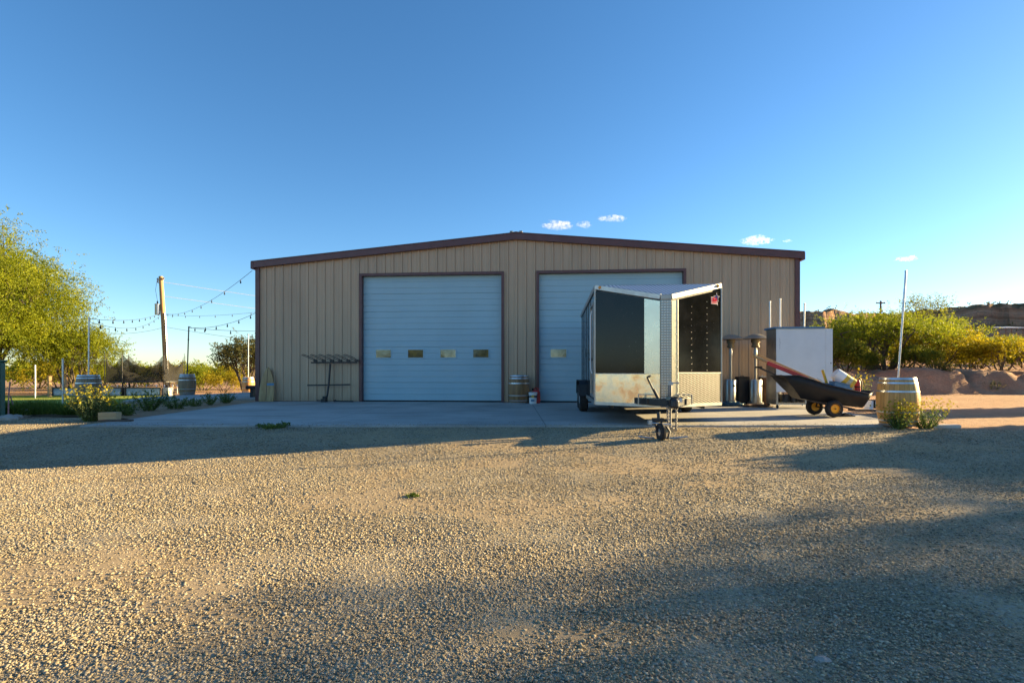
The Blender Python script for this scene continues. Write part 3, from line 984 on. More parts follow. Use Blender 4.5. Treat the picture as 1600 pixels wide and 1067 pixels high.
def far_scrub():
    """desert scrub that closes the flat horizon all round"""
    rng = np.random.default_rng(78)
    n = 2600
    a = rng.uniform(0, 2*PI, n)
    r = 70+rng.random(n)**1.4*180
    x, y = r*np.cos(a), r*np.sin(a)
    k = ~((x > 8) & (y > 20) & (y < 330)) & ~((np.abs(x) < 9.5) & (y > 0))
    x, y = x[k], y[k]
    h = rng.uniform(.6, 1.9, len(x))
    cen = np.stack([x, y, h*.6], -1)
    V, Q = leaves(rng, cen, h*.6, 10, 9, .9, .42, .24, .3, 0, np.array([0, 0, -1e4]))
    V[:, 2] = np.maximum(V[:, 2], -.2)
    o = np_mesh('desert_scrub', V, Q, M['leaf_yellow'])
    tag(o, 'far desert scrub reading as one yellow-green belt along the flat horizon', 'scrub', kind='stuff')
far_scrub()

# trees out of frame to the right whose long shadows cross the yard; behind the camera a few that the glass and metal mirror
AZ, EL = R(18.0), R(14.0)
def st(s, t):
    return (t*math.cos(AZ)-s*math.sin(AZ), t*math.sin(AZ)+s*math.cos(AZ), -.1)
SG = 'mesquites beyond the right edge shading the yard'
sh1 = tree('mesquite_tree', 'dense mesquite beyond the right edge, the middle one of its row', 'tree', st(-.1, 31), SG,
     seed=51, H=8.6, Rx=3.3, lobes=16, clumps=850, twigs=8, per=11, tl=.8, ll=.17, lw=.075, leafmat=M['leaf_green'], stems=4, stem_r=.16, droop=.3, crown_lo=.05, thin=.15)
dup(sh1, st(-5.5, 33), 2.0, 'dense mesquite beyond the right edge, nearest the photographer', 1.05, SG)
sh2 = tree('bush', 'dense round bush beyond the right edge by the dirt', 'bush', st(5.2, 20), SG,
     seed=52, H=3.4, Rx=1.4, lobes=14, clumps=900, twigs=9, per=11, tl=.16, ll=.12, lw=.08, leafmat=M['leaf_green'], stems=4, stem_r=.06, droop=.1, crown_lo=.0)
dup(sh2, st(9.2, 27), 1.0, 'tall narrow bush beyond the right edge facing the slab', (1.0, 1.0, 1.15), SG)
sh3 = tree('sparse_tree', 'thin sparse tree beyond the right edge between the dense ones', 'tree', st(3.3, 34), SG,
     seed=53, H=7.4, Rx=1.7, lobes=8, clumps=120, twigs=7, per=9, tl=.6, ll=.18, lw=.08, leafmat=M['leaf_green'], stems=3, stem_r=.1, droop=.3, crown_lo=.3)
BG = 'mesquites behind the photographer'
dup(t2, (-9, -28, -.1), 0, 'mesquite behind the photographer to the left', 1.3, BG)
dup(t2, (4, -33, -.1), 2, 'mesquite straight behind the photographer', 1.5, BG)
dup(t2, (-22, -30, -.1), 4, 'mesquite far left behind the photographer', 1.4, BG)

def plant(name, label, cat, loc, seed, n, h, spread, leafmat, ll, lw, flowers=0, group=None, petal=None, fl=.035, upright=.5, per=16, stalk=.13):
    """stems fanning from one root, leaves up each stem, flower heads at the tips"""
    o = thing(name, label, cat, loc, 0, group)
    rng = np.random.default_rng(seed)
    mb = MB()
    pos, dirs, tips = [], [], []
    for i in range(n):
        a = rng.uniform(0, 2*PI)
        q = math.sqrt(rng.random())
        L = h*rng.uniform(.6, 1.1)*(1-.25*q)
        tip = Vector((math.cos(a)*q*spread, math.sin(a)*q*spread, L))
        b0 = Vector((math.cos(a)*q*spread*.22, math.sin(a)*q*spread*.22, -.02))
        mid = b0.lerp(tip, .5)+Vector((0, 0, L*.12*upright))
        pts = [b0*(1-t)**2+mid*2*t*(1-t)+tip*t*t for t in (0, .25, .5, .75, 1)]
        mb.tube(pts, [.006, .005, .004, .003, .002], 4, False)
        tips.append(tip)
        for k in range(per):
            t = rng.uniform(.12, .97)
            pos.append(b0*(1-t)**2+mid*2*t*(1-t)+tip*t*t)
            dirs.append((tip-b0).normalized())
    mb.build('stem', M['leaf_weed'], o, fix=False)
    pos, dd = np.array(pos), np.array(dirs)
    a = dd*.5+rng.normal(0, .8, dd.shape)
    a /= np.linalg.norm(a, axis=1, keepdims=True)
    b = np.cross(a, rng.normal(0, 1, a.shape))
    b /= np.linalg.norm(b, axis=1, keepdims=True)+1e-9
    s = rng.uniform(.6, 1.3, len(pos))[:, None]
    a, b = a*ll*s, b*lw*s*.5
    V = np.stack([pos, pos+a*.5+b, pos+a, pos+a*.5-b], 1).reshape(-1, 3)
    np_mesh('foliage', V, np.arange(len(V)).reshape(-1, 4), leafmat, o)
    if flowers:
        fv = []
        for i in range(flowers):
            c = np.array(tips[int(rng.integers(0, n))])*np.array([1.05, 1.05, 1.0])+rng.normal(0, .04, 3)+np.array([0, 0, rng.uniform(.0, stalk*h+.02)])
            nz = rng.normal(0, 1.0, 3)+np.array([0, 0, .35])
            nz /= np.linalg.norm(nz)
            u = np.cross(nz, rng.normal(0, 1, 3))
            u /= np.linalg.norm(u)
            w = np.cross(nz, u)
            for k in range(5):
                t0 = 2*PI*k/5
                p0 = u*math.cos(t0)+w*math.sin(t0)
                p1 = u*math.cos(t0+.55)+w*math.sin(t0+.55)
                p2 = u*math.cos(t0-.55)+w*math.sin(t0-.55)
                fv += [c, c+p2*fl*.55+nz*.004, c+p0*fl+nz*.008, c+p1*fl*.55+nz*.004]
        fv = np.array(fv)
        np_mesh('blossom', fv, np.arange(len(fv)).reshape(-1, 4), M['petal'], o)
    return o
def gzp(px, py, z=-.03):
    p = gp(px, py, z)
    return p
plant('flowering_bush', 'brittlebush covered in yellow flowers at the left corner of the concrete slab', 'flowering bush', gzp(143, 658), 91, 95, .74, .47, M['leaf_sage'], .055, .026, 240, petal=1, fl=.030, per=22)
plant('flowering_plant', 'small yellow-flowered plant behind the cut timber by the slab corner', 'flowering plant', gzp(172, 651), 92, 26, .32, .30, M['leaf_weed'], .05, .02, 60, fl=.04)
plant('flowering_plant', 'yellow-flowered plant growing at the foot of the right oak barrel', 'flowering plant', (ax(1402, 9.75), 9.72, -.04), 93, 46, .44, .32, M['leaf_weed'], .055, .018, 270, fl=.026, per=12, stalk=.34)
plant('flowering_plant', 'leafy green plant with tall yellow blooms just right of the oak barrel', 'flowering plant', (ax(1446, 9.8), 9.8, -.04), 94, 50, .46, .36, M['leaf_weed'], .06, .018, 200, fl=.023, per=12, stalk=.42)
plant('flowering_plant', 'yellow-flowered plant behind the dump cart', 'flowering plant', gp(1346, 628, -.03), 95, 30, 1.0, .40, M['leaf_weed'], .06, .022, 55, fl=.04)
WG = 'weeds in the strip beside the concrete slab'
w0 = plant('weed', 'tall bushy weed with dry yellow heads in the strip beside the slab', 'weed', gp(232, 641), 96, 48, .60, .55, M['leaf_weed'], .075, .026, 18, WG, fl=.02)
plant('weed', 'green weed next to the cut timber at the slab corner', 'weed', gp(200, 648), 97, 30, .30, .36, M['leaf_weed'], .06, .024, 10, WG, fl=.022)
plant('weed', 'leafy green weed right of the tall bushy weed', 'weed', gp(275, 638), 98, 36, .40, .50, M['leaf_weed'], .07, .026, 0, WG)
plant('weed', 'low dark weed at the middle of the strip', 'weed', gp(305, 634), 99, 24, .26, .36, M['leaf_weed'], .06, .022, 0, WG)
plant('weed', 'small weed left of the rightmost one near the building corner', 'weed', gp(329, 632), 100, 22, .40, .32, M['leaf_weed'], .06, .022, 0, WG)
plant('weed', 'round weed nearest the building corner', 'weed', gp(354, 629), 101, 36, .42, .36, M['leaf_weed'], .06, .022, 0, WG)
plant('weed', 'spreading green weed at the front edge of the concrete slab', 'weed', (ax(428, 9.85), 9.85, -.04), 102, 46, .10, .33, M['leaf_weed'], .05, .022, 0)
plant('weed', 'tiny bright green sprout alone in the gravel', 'weed', (ax(645, 5.2), 5.2, -.22), 103, 14, .03, .07, M['blade'], .03, .012, 0)
plant('shrub', 'grey-green shrub on the cut face of the bank', 'shrub', onbank(1478, 25.6, -.1), 104, 40, .7, .55, M['leaf_dark'], .09, .03, 0)
plant('dry_shrub', 'dry twiggy shrub hanging on the bank below the overhanging golden bush', 'shrub', onbank(1548, 25.4, -.1), 105, 40, .6, .6, M['leaf_dark'], .08, .02, 0)

def grass():
    rng = np.random.default_rng(8)
    n = 9000
    pts = []
    poly = np.array(lw)
    while sum(len(p) for p in pts) < n:
        x = rng.uniform(-22, -9.5, 20000)
        y = 12.4+rng.random(20000)**2.2*9
        # weight the ragged near edge of the lawn
        k = (y < 13.6+np.maximum(0, fbm(x*.8, y*.8, 6, 3)-.45)*9) & (y > 12.2+.4*np.sin(x*2.1)) & (x < -10.2-(y-12.4)*.2) & (x > -y*1.05)
        pts.append(np.stack([x[k], y[k]], -1))
    P = np.concatenate(pts)[:n]
    h = rng.uniform(.06, .26, n)
    a = rng.uniform(0, 2*PI, n)
    lean = rng.normal(0, .35, (n, 2))*h[:, None]
    w = .008
    b = np.stack([P[:, 0], P[:, 1], np.zeros(n)], -1)
    s = np.stack([np.cos(a)*w, np.sin(a)*w, np.zeros(n)], -1)
    top = b+np.stack([lean[:, 0], lean[:, 1], h], -1)
    V = np.stack([b-s, b+s, top+s*.2, top-s*.2], 1).reshape(-1, 3)
    o = np_mesh('lawn_grass', V, np.arange(len(V)).reshape(-1, 4), M['blade'])
    tag(o, 'ragged longer grass along the near edge of the lawn', 'grass', kind='stuff')
grass()

def rock(label, loc, seed, s, squash=.6, group=None, mat='rockm', name='rock'):
    bm = bmesh.new()
    bmesh.ops.create_icosphere(bm, subdivisions=3, radius=1)
    for v in bm.verts:
        d = mnoise.fractal(v.co*1.4+Vector((seed*7.1, 0, 0)), .6, 2, 4)
        v.co = v.co*(1+.28*d)
        v.co = Vector((v.co.x*s[0], v.co.y*s[1], v.co.z*s[2]*squash))
    me = bpy.data.meshes.new(name)
    bm.to_mesh(me)
    bm.free()
    me.materials.append(M[mat])
    o = bpy.data.objects.new(name, me)
    COL.objects.link(o)
    o.location = loc
    return tag(o, label, 'rock', group)
KG = 'pale rocks edging the lawn at the left'
rock('pale rock nearest the green box at the lawn edge', gp(12, 655, -.02), 1, (.22, .18, .2), .5, KG)
rock('flat rock second from the green box', gp(24, 652, -.02), 2, (.16, .13, .14), .5, KG)
rock('squarish bright rock in the middle of the lawn edge', gp(37, 648.5, -.02), 3, (.17, .13, .2), .75, KG)
rock('longest pale rock of the lawn edge', gp(54, 645, -.02), 4, (.24, .16, .2), .75, KG)
rock('rock right of the longest one', gp(65, 644, -.02), 5, (.14, .12, .15), .6, KG)
rock('small rock at the right end of the lawn edge', gp(82, 642.5, -.02), 6, (.13, .12, .12), .6, KG)
rock('single pale stone lying in the shaded gravel at the lower right', (ax(1283, 2.27), 2.27, -.23), 7, (.04, .028, .03), .6)

# ------------------------------------------------------------------ metal building
TH = R(4.6)
BO = Vector((-8.97, 18.31, 0))
UX, UY = Vector((math.cos(TH), -math.sin(TH), 0)), Vector((math.sin(TH), math.cos(TH), 0))
def bl(px, py, b=0.0):
    """photo pixel -> building-local (x, z) on the plane local y = b"""
    k = (px-800)/F
    A = np.array([[UX.x, -k], [UX.y, -1.0]])
    rhs = np.array([-(BO.x+b*UY.x), -(BO.y+b*UY.y)])
    a, Y = np.linalg.solve(A, rhs)
    return a, CZ-(py-HY)/F*Y
def bw(x, y, z=0):
    p = BO+UX*x+UY*y
    return (p.x, p.y, z)
W, D = 18.29, 14.0
ZE, ZR = 4.80, 5.60
def roofz(x):
    return ZE+(ZR-ZE)*(1-abs(x-W/2)/(W/2))
bld = thing('metal_building', 'large tan ribbed metal workshop with maroon trim and two white overhead doors', 'building', tuple(BO), -TH)
d1 = (bl(566, 600)[0], bl(783.5, 600)[0])
d2 = (bl(842, 600)[0], bl(1067.5, 600)[0])
DZ = 4.34
def ribbed(x0, x1, zlo, zhi, openings=(), y=0.0, sgn=-1):
    """vertical ribbed panel as a strip along x; zlo/zhi functions of x"""
    mb = MB()
    xs, pitch = [], .305
    k = int(x0/pitch)-1
    prof = {}
    while k*pitch < x1+pitch:
        b = k*pitch
        for dx, dy in ((-.044, 0), (-.022, .030), (.022, .030), (.042, 0), (.044, -.009), (.052, -.009), (.054, 0), (.093, 0), (.100, .005), (.112, .005), (.119, 0), (.186, 0), (.193, .005), (.205, .005), (.212, 0)):
            prof[round(b+dx, 4)] = dy
        k += 1
    keys = sorted(prof)
    def h(x):
        return float(np.interp(x, keys, [prof[q] for q in keys]))
    xs = [q for q in keys if x0 < q < x1]+[x0, x1]
    for a, b, _ in openings:
        xs += [a, b]
    xs = sorted(set(xs))
    for a, b in zip(xs[:-1], xs[1:]):
        m = (a+b)/2
        lo = zlo
        for oa, ob, oz in openings:
            if oa <= m <= ob:
                lo = oz
        za, zb = zhi(a), zhi(b)
        mb.add([(a, y+sgn*h(a), lo), (b, y+sgn*h(b), lo), (b, y+sgn*h(b), zb), (a, y+sgn*h(a), za)], [(0, 1, 2, 3)])
    return mb
w_ = ribbed(0, W, .015, roofz, ((d1[0], d1[1], DZ), (d2[0], d2[1], DZ)))
for zz in (.25, 1.05, 2.35, 3.65, 4.55):
    for k in range(61):
        x = k*.305-.075
        if x < .15 or x > W-.15 or any(a-.1 < x < b+.1 and zz < DZ+.1 for a, b in (d1, d2)):
            continue
        w_.lathe([(.013, .004), (.013, -.004), (.006, -.009)], 6, (x, 0, zz), 'y')
w_.build('wall', M['wall'], bld, fix=False)
for nm, xx, sg in (('side_wall', 0.0, -1), ('side_wall', W, 1)):
    m_ = ribbed(0, D, .0, lambda x: ZE)
    m_.v = [(xx+sg*abs(p[1]), p[0], p[2]) for p in m_.v]
    m_.build(nm, M['wall'], bld, fix=False)
b_ = ribbed(0, W, .0, roofz, (), D, 1)
b_.build('rear_wall', M['wall'], bld, fix=False)
# roof: two sheets and ridge cap
rf = MB()
ov = .16
for sx in (0, 1):
    xe = -ov if sx == 0 else W+ov
    ze = roofz(0)-ov*(ZR-ZE)/(W/2)
    rf.add([(xe, -.10, ze+.06), (W/2, -.10, ZR+.06), (W/2, D+.1, ZR+.06), (xe, D+.1, ze+.06), (xe, -.10, ze+.02), (W/2, -.10, ZR+.02), (W/2, D+.1, ZR+.02), (xe, D+.1, ze+.02)],
           [(0, 1, 2, 3), (7, 6, 5, 4), (0, 4, 5, 1), (3, 2, 6, 7), (0, 3, 7, 4)])
    for k in range(80):
        y = .2+k*.305
        if y < D:
            rf.bar((xe, y, ze+.075), (W/2, y, ZR+.075), .05, .03)
rfo = rf.build('roof', M['roofm'], bld)
rc = MB()
rc.prism([(W/2-.5, ZR+.095-.04), (W/2, ZR+.145), (W/2+.5, ZR+.095-.04), (W/2, ZR+.105)], -.13, D+.1)
for k in (-1, 1):
    rc.box(W/2+k*.16-.05, W/2+k*.16+.05, -.12, .3, ZR+.125, ZR+.165)
rc.build('ridge_cap', M['roofm'], rfo)
rt = MB()
SL = (ZR-ZE)/(W/2)
for sg in (-1, 1):
    xe = W/2+sg*(W/2+.15)
    a, b = (xe, ZE-.15*SL), (W/2, ZR)
    p = [(a[0], a[1]-.12), (b[0], b[1]-.12), (b[0], b[1]+.09), (a[0], a[1]+.09)]
    rt.prism(p, -.15, -.045)
    p2 = [(a[0], a[1]+.092), (b[0], b[1]+.092), (b[0], b[1]+.112), (a[0], a[1]+.112)]
    rt.prism(p2, -.175, -.05)
rt.build('rake_trim', M['trim'], bld)
for sg, x0 in ((-1, -.17), (1, W+.05)):
    g_ = MB().box(x0, x0+.12, -.16, D+.1, ZE-.17, ZE+.075)
    g_.build('gutter', M['trim'], bld, bevel=.02)
for xa in (-.045, W-.105):
    MB().box(xa, xa+.15, -.065, .1, .0, ZE-.06).build('corner_trim', M['trim'], bld)
for xa, xb in ((.105, d1[0]-.09), (d1[1]+.09, d2[0]-.09), (d2[1]+.09, W-.11)):
    MB().box(xa, xb, -.012, .0, .004, .014).build('base_trim', M['trim'], bld)
for d in (d1, d2):
    j = MB()
    for xa in (d[0]-.085, d[1]):
        j.box(xa, xa+.085, -.06, .17, .0, DZ+.09)
    j.box(d[0], d[1], -.06, .17, DZ, DZ+.09)
    j.build('door_jamb', M['trim'], bld)
def overhead_door(d):
    x0, x1 = d[0]+.004, d[1]-.004
    z = .05
    prof = [(.115, .05)]
    n = 0
    H = DZ-.05
    pitch = H/21
    for k in range(21):
        zb = .05+k*pitch
        deep = .024 if k % 3 == 0 else .015
        wdt = .028 if k % 3 == 0 else .020
        if k:
            prof += [(.115, zb-wdt/2), (.115+deep, zb-wdt/4), (.115+deep, zb+wdt/4), (.115, zb+wdt/2)]
        for q in (1, 2):       # shallow pencil ribs inside each band
            zz = zb+pitch*q/3
            prof += [(.115, zz-.004), (.1125, zz), (.115, zz+.004)]
    prof += [(.115, DZ-.004)]
    mb = MB()
    for (ya, za), (yb, zb) in zip(prof[:-1], prof[1:]):
        mb.add([(x0, ya, za), (x1, ya, za), (x1, yb, zb), (x0, yb, zb)], [(0, 1, 2, 3)])
    mb.add([(x0, .16, .05), (x1, .16, .05), (x1, .16, DZ-.004), (x0, .16, DZ-.004)], [(3, 2, 1, 0)])
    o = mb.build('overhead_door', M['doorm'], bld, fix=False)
    MB().box(x0, x1, .10, .15, .006, .048).build('bottom_seal', M['doorseal'], o)
    wd = x1-x0
    for f in (.125, .375, .625, .875) if d is d1 else (.115, .375, .625, .885):
        cx = x0+wd*(.03+.94*f)
        fr = MB()
        zc, hw, hh, t = 1.66, .265, .135, .03
        fr.box(cx-hw-t, cx+hw+t, .098, .118, zc+hh, zc+hh+t)
        fr.box(cx-hw-t, cx+hw+t, .098, .118, zc-hh-t, zc-hh)
        fr.box(cx-hw-t, cx-hw, .098, .118, zc-hh, zc+hh)
        fr.box(cx+hw, cx+hw+t, .098, .118, zc-hh, zc+hh)
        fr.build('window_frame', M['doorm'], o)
        MB().box(cx-hw, cx+hw, .106, .112, zc-hh, zc+hh).build('pane', M['pane'], o)
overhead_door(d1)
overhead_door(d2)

# ------------------------------------------------------------------ barrels and their poles
def barrel_mesh(root, mat, hoopmat):
    Hh, r0, r1 = .925, .285, .350
    def rad(z):
        return r1-(r1-r0)*((z-Hh/2)/(Hh/2))**2
    zs = np.linspace(0, Hh, 15)
    pr = [(rad(0)-.03, .03), (rad(0)-.03, 0)]+[(rad(z), z) for z in zs]+[(rad(Hh)-.025, Hh), (rad(Hh)-.025, Hh-.035)]
    MB().lathe(pr, 52, caps=False).build('staves', mat, root, smooth=True)
    MB().lathe([(.0001, Hh-.036), (rad(Hh)-.02, Hh-.034)], 40, caps=False).build('head', mat, root)
    MB().lathe([(.0001, .032), (rad(0)-.02, .032)], 40, caps=False).build('head', mat, root)
    for z, h in ((.022, .034), (.10, .032), (.265, .032), (Hh-.265, .032), (Hh-.105, .032), (Hh-.024, .040)):
        za, zb = z-h/2, z+h/2
        MB().lathe([(rad(za)-.004, za), (rad(za)+.005, za), (rad(zb)+.005, zb), (rad(zb)-.004, zb)], 52, caps=False).build('hoop', hoopmat, root, smooth=True)
BGp = 'oak wine barrels standing about the yard'
br = thing('wine_barrel', 'honey-coloured oak barrel with yellow flowers at its foot and a tall leaning pole', 'barrel', (ax(1402.5, 10.05), 10.05, .0), .3, BGp)
barrel_mesh(br, M['oak'], M['galv'])
bwl = thing('wine_barrel', 'dark oak barrel against the wall between the two overhead doors', 'barrel', bw(bl(811, 620, -.5)[0], -.5), 1.2, BGp)
barrel_mesh(bwl, M['oak_brown'], M['galv'])
bg1 = thing('wine_barrel', 'weathered grey barrel behind the yellow flowering bush', 'barrel', (ax(138.5, 16.9), 16.9, .012), 0, BGp)
barrel_mesh(bg1, M['oak_grey'], M['galv'])
dup(bg1, (ax(292.5, 23.2), 23.2, .01), .8, 'weathered barrel with a dark hooked pole on the concrete path')
dup(br, (ax(388, 31), 31, -.20), 2.1, 'sunlit barrel with a white pole beside the building corner')

def pole(label, base, top, r, mat, hook=0.0, name='metal_pole', group=None):
    o = thing(name, label, 'pole', base, 0, group)
    d = Vector(top)-Vector(base)
    MB().tube([(0, 0, 0), d*.5, d], r, 10).build('pole_tube', mat, o, smooth=True)
    MB().lathe([(r*1.15, -.01), (r*1.15, .03)], 10, tuple(d)).build('cap', mat, o)
    MB().lathe([(r*1.25, -.02), (r*1.25, .02)], 10, tuple(d*.74)).build('collar', mat, o)
    if hook:
        MB().tube([d+Vector((0, 0, -.02)), d+Vector((hook*.5, 0, .01)), d+Vector((hook, 0, -.03))], .012, 6).build('hook', mat, o)
    return o
PG = 'string light poles set in barrels'
bz = .925-.034
pole('tall galvanised pole leaning right out of the right oak barrel', (ax(1403, 10.05), 10.05, bz), at(1415.5, 425, 10.05), .019, M['galv'], group=PG)
pole('grey pole standing in the weathered barrel behind the flowering bush', (ax(138.5, 16.9), 16.9, bz), at(139, 497, 16.9), .022, M['galv'], .0, group=PG)
pole('dark pole with a small hook standing in the barrel on the concrete path', (ax(292.5, 23.2), 23.2, bz), at(295, 511, 23.2), .026, M['blackm'], .12, group=PG)
pole('white pole standing in the sunlit barrel by the building corner', (ax(388, 31), 31, bz-.2), at(388, 523, 31), .024, M['white'], .12, group=PG)
pole('thin galvanised pole leaning behind the white cabinet', (ax(1254, 15.9), 15.9, .0), at(1257, 475, 15.9), .024, M['galv'])
pole('white pipe behind the left end of the white cabinet', (ax(1203.5, 16.0), 16.0, 0), at(1203, 472, 16.0), .024, M['white'])
pole('white pipe second from the left behind the white cabinet', (ax(1219, 16.0), 16.0, 0), at(1219, 468, 16.0), .024, M['white'])

# ------------------------------------------------------------------ string lights and power lines
def strand(label, a, b, sag, bulbs, group='string lights over the yard', r=.008):
    a, b = Vector(a), Vector(b)
    o = thing('string_lights', label, 'string lights', tuple(a), 0, group)
    d = b-a
    def P(t):
        return d*t+Vector((0, 0, -4*sag*t*(1-t)))
    MB().tube([P(t) for t in np.linspace(0, 1, 25)], r, 5).build('wire', M['cable'], o)
    for i in range(bulbs):
        t = (i+.6)/(bulbs+.2)
        p = P(t)
        m = MB().lathe([(.014, -.005), (.018, -.05), (.010, -.055), (.025, -.075), (.033, -.10), (.022, -.13), (.004, -.142)], 8, tuple(p))
        m.build('bulb', M['bulb'], o, smooth=True)
    return o
UP = (ax(257.5, 36), 36)
P1 = at(139, 498, 16.9)
P2 = at(295, 512, 23.2)
strand('string of lights from the pole behind the flowering bush to the utility pole, upper strand', P1, at(250.5, 489, 40.8), .25, 9)
strand('string of lights sagging lower from the flowering bush pole toward the utility pole', at(139, 503, 16.9), at(251, 492, 40.8), .55, 8)
strand('string of lights rising from the utility pole to the eave corner of the building', at(258, 490, 40.8), bw(-.25, .1, 4.62), .55, 9)
strand('string of lights from the utility pole to the building side wall, below the eave strand', at(258, 492, 40.8), bw(-.25, 7.5, 4.62), .35, 9)
strand('string of lights from the hooked barrel pole up to the building side', P2, bw(-.25, 2.2, 4.0), .38, 8)
strand('nearly level string of lights from the hooked barrel pole to the building', P2, bw(-.25, 7.5, 3.35), .22, 6)

up = thing('utility_pole', 'leaning wooden utility pole with grey transformer standing behind the trampoline', 'utility pole', (ax(262, 41), 41, -.45), 0)
ptop = Vector(at(251.3, 432, 41))-Vector(up.location)
MB().tube([(0, 0, -.3), ptop*.5, ptop], [.20, .175, .15], 14).build('post', M['polewood'], up, smooth=True)
tp = ptop*.71+Vector((-.34, -.12, 0))
tf = MB().lathe([(.15, -.42), (.19, -.40), (.19, .36), (.21, .37), (.21, .41), (.12, .45)], 16, tuple(tp)).build('transformer', M['galv'], up, smooth=True)
MB().lathe([(.04, .44), (.06, .50), (.04, .54), (.06, .59), (.03, .66)], 8, tuple(tp)).build('bushing', M['blackm'], tf)
for dx, zz in ((.26, -.18), (-.22, -.22), (-.22, -.42)):
    MB().lathe([(.03, -.09), (.075, -.05), (.05, 0), (.075, .05), (.03, .09)], 8, tuple(ptop+Vector((dx, -.05, zz)))).bar(tuple(ptop+Vector((0, 0, zz-.1))), tuple(ptop+Vector((dx, -.05, zz-.08))), .05).build('insulator', M['galv'], up, smooth=True)
MB().tube([ptop+Vector((-.24, -.1, -.42)), ptop*.88+Vector((-.42, -.1, 0)), tp+Vector((0, 0, .66))], .012, 5).build('jumper_wire', M['cable'], up)
MB().tube([Vector((.16, -.12, .1)), ptop*.3+Vector((.18, -.10, 0)), ptop*.68+Vector((.2, -.08, 0))], .035, 8).build('conduit', M['galv'], up)
def wire(label, a, b, sag, r, mat):
    a, b = Vector(a), Vector(b)
    d = b-a
    m = MB().tube([d*t+Vector((0, 0, -4*sag*t*(1-t))) for t in np.linspace(0, 1, 25)], r, 5)
    o = m.build('power_line', mat)
    o.location = a
    return tag(o, label, 'cable', 'power lines')
wire('pale power line running right from the top of the utility pole', at(256, 441, 41), (60, 150, 10.5), 2.0, .016, M['wirepale'])
wire('pale power line running right from the middle of the utility pole', at(257, 463, 41), (58, 150, 6.0), 1.2, .016, M['wirepale'])
wire('dark power line dropping right from the utility pole behind the barrels', at(259, 511, 41), (-8.8, 52, 3.0), .5, .012, M['cable'])
wire('dark power line running left from the utility pole into the tree', at(258, 511, 41), at(150, 520, 38), .25, .012, M['cable'])
fp = thing('utility_pole', 'small distant utility pole with a crossarm above the bank trees', 'utility pole', (ax(1376, 100), 100, bank_z(ax(1376, 100), 100)-.4), 0)
ht = at(1376, 470, 100)[2]-fp.location.z
MB().tube([(0, 0, 0), (0, 0, ht)], [.22, .16], 10).build('post', M['bark'], fp, smooth=True)
MB().box(-.85, .85, -.1, .1, ht-.55, ht-.35).build('crossarm', M['bark'], fp)
for sx in (-.75, 0.3, .75):
    MB().lathe([(.05, 0), (.09, .1), (.04, .22)], 8, (sx, 0, ht-.36)).build('insulator', M['galv'], fp)

# ------------------------------------------------------------------ left yard: trampoline, planter, posts, green box
tr = thing('trampoline', 'round black trampoline with a sagging safety net behind the planter wall', 'trampoline', (ax(228, 36), 36, -.44), .2)
RT = 2.22
tz = .80
MB().lathe([(RT-.05, tz), (RT+.02, tz+.035), (RT+.02, tz-.035), (RT-.05, tz)], 40, caps=False).build('frame_ring', M['blackm'], tr, smooth=True)
MB().lathe([(.001, tz-.02), (RT-.2, tz-.005), (RT-.05, tz+.02)], 40, caps=False).build('bounce_mat', M['blackp'], tr)
tops = []
for k in range(6):
    a = 2*PI*k/6+.35
    c, s_ = math.cos(a), math.sin(a)
    MB().tube([(c*(RT+.05), s_*(RT+.05), .25), (c*(RT+.06), s_*(RT+.06), 2.60)], .026, 8).tube([(c*(RT+.06), s_*(RT+.06), 2.60), (c*(RT+.02), s_*(RT+.02), 2.78)], .012, 6).build('net_pole', M['blackm'], tr, smooth=True)
    MB().tube([(c*RT, s_*RT, tz), (c*(RT-.05), s_*(RT-.05), .02)], .024, 8).build('leg', M['blackm'], tr, smooth=True)
    tops.append(a)
rng = np.random.default_rng(5)
nv, nq = [], []
NA, NZ = 96, 10
for i in range(NA):
    a = 2*PI*i/NA+.35
    ph = (i % 16)/16
    sag = 4*ph*(1-ph)
    rad = RT-.02-.10*sag
    zt = 2.58-.68*sag-.25*sag*rng.random()
    for j in range(NZ):
        t = j/(NZ-1)
        rr = rad-.45*sag*math.sin(t*PI)*(.6+.4*math.sin(a*3))
        z = tz+.02+(zt-tz)*t
        nv.append((rr*math.cos(a), rr*math.sin(a), z))
for i in range(NA):
    for j in range(NZ-1):
        i2 = (i+1) % NA
        nq.append((i*NZ+j, i2*NZ+j, i2*NZ+j+1, i*NZ+j+1))
MB().add(nv, nq).build('safety_net', M['net'], tr, smooth=True)

def planter(label, x0, x1, Y, h):
    o = thing('planter_wall', label, 'planter', (x0, Y, -.43), 0, 'corrugated planter walls along the lawn')
    L = x1-x0
    mb = MB()
    zs = np.linspace(.02, h-.03, 40)
    pts = [(0.0+.014*math.sin(z*2*PI/.068), z) for z in zs]
    for (ya, za), (yb, zb) in zip(pts[:-1], pts[1:]):
        mb.add([(.03, ya, za), (L-.03, ya, za), (L-.03, yb, zb), (.03, yb, zb)], [(0, 1, 2, 3)])
        mb.add([(.03, ya+.6, za), (L-.03, ya+.6, za), (L-.03, yb+.6, zb), (.03, yb+.6, zb)], [(3, 2, 1, 0)])
    mb.build('panel', M['galv'], o, fix=False)
    MB().box(-.01, L+.01, -.045, .65, h-.03, h+.015).build('cap_board', M['darkwood'], o)
    for xx in (-.05, L-.03):
        MB().box(xx, xx+.075, -.05, .66, 0, h+.02).build('post', M['darkwood'], o)
    return o
pY = 31.6
planter('corrugated steel planter wall with dark posts behind the weathered barrel', ax(82, pY), ax(190, pY), pY, .50)
planter('corrugated steel planter wall with dark posts in front of the trampoline', ax(196, pY), ax(251, pY), pY, .50)
o = MB().box(-.27, .27, -.2, .2, 0, .50).build('concrete_block', M['white_cement'], bevel=.02)
o.location = (ax(259.5, 31.9), 31.9, -.43)
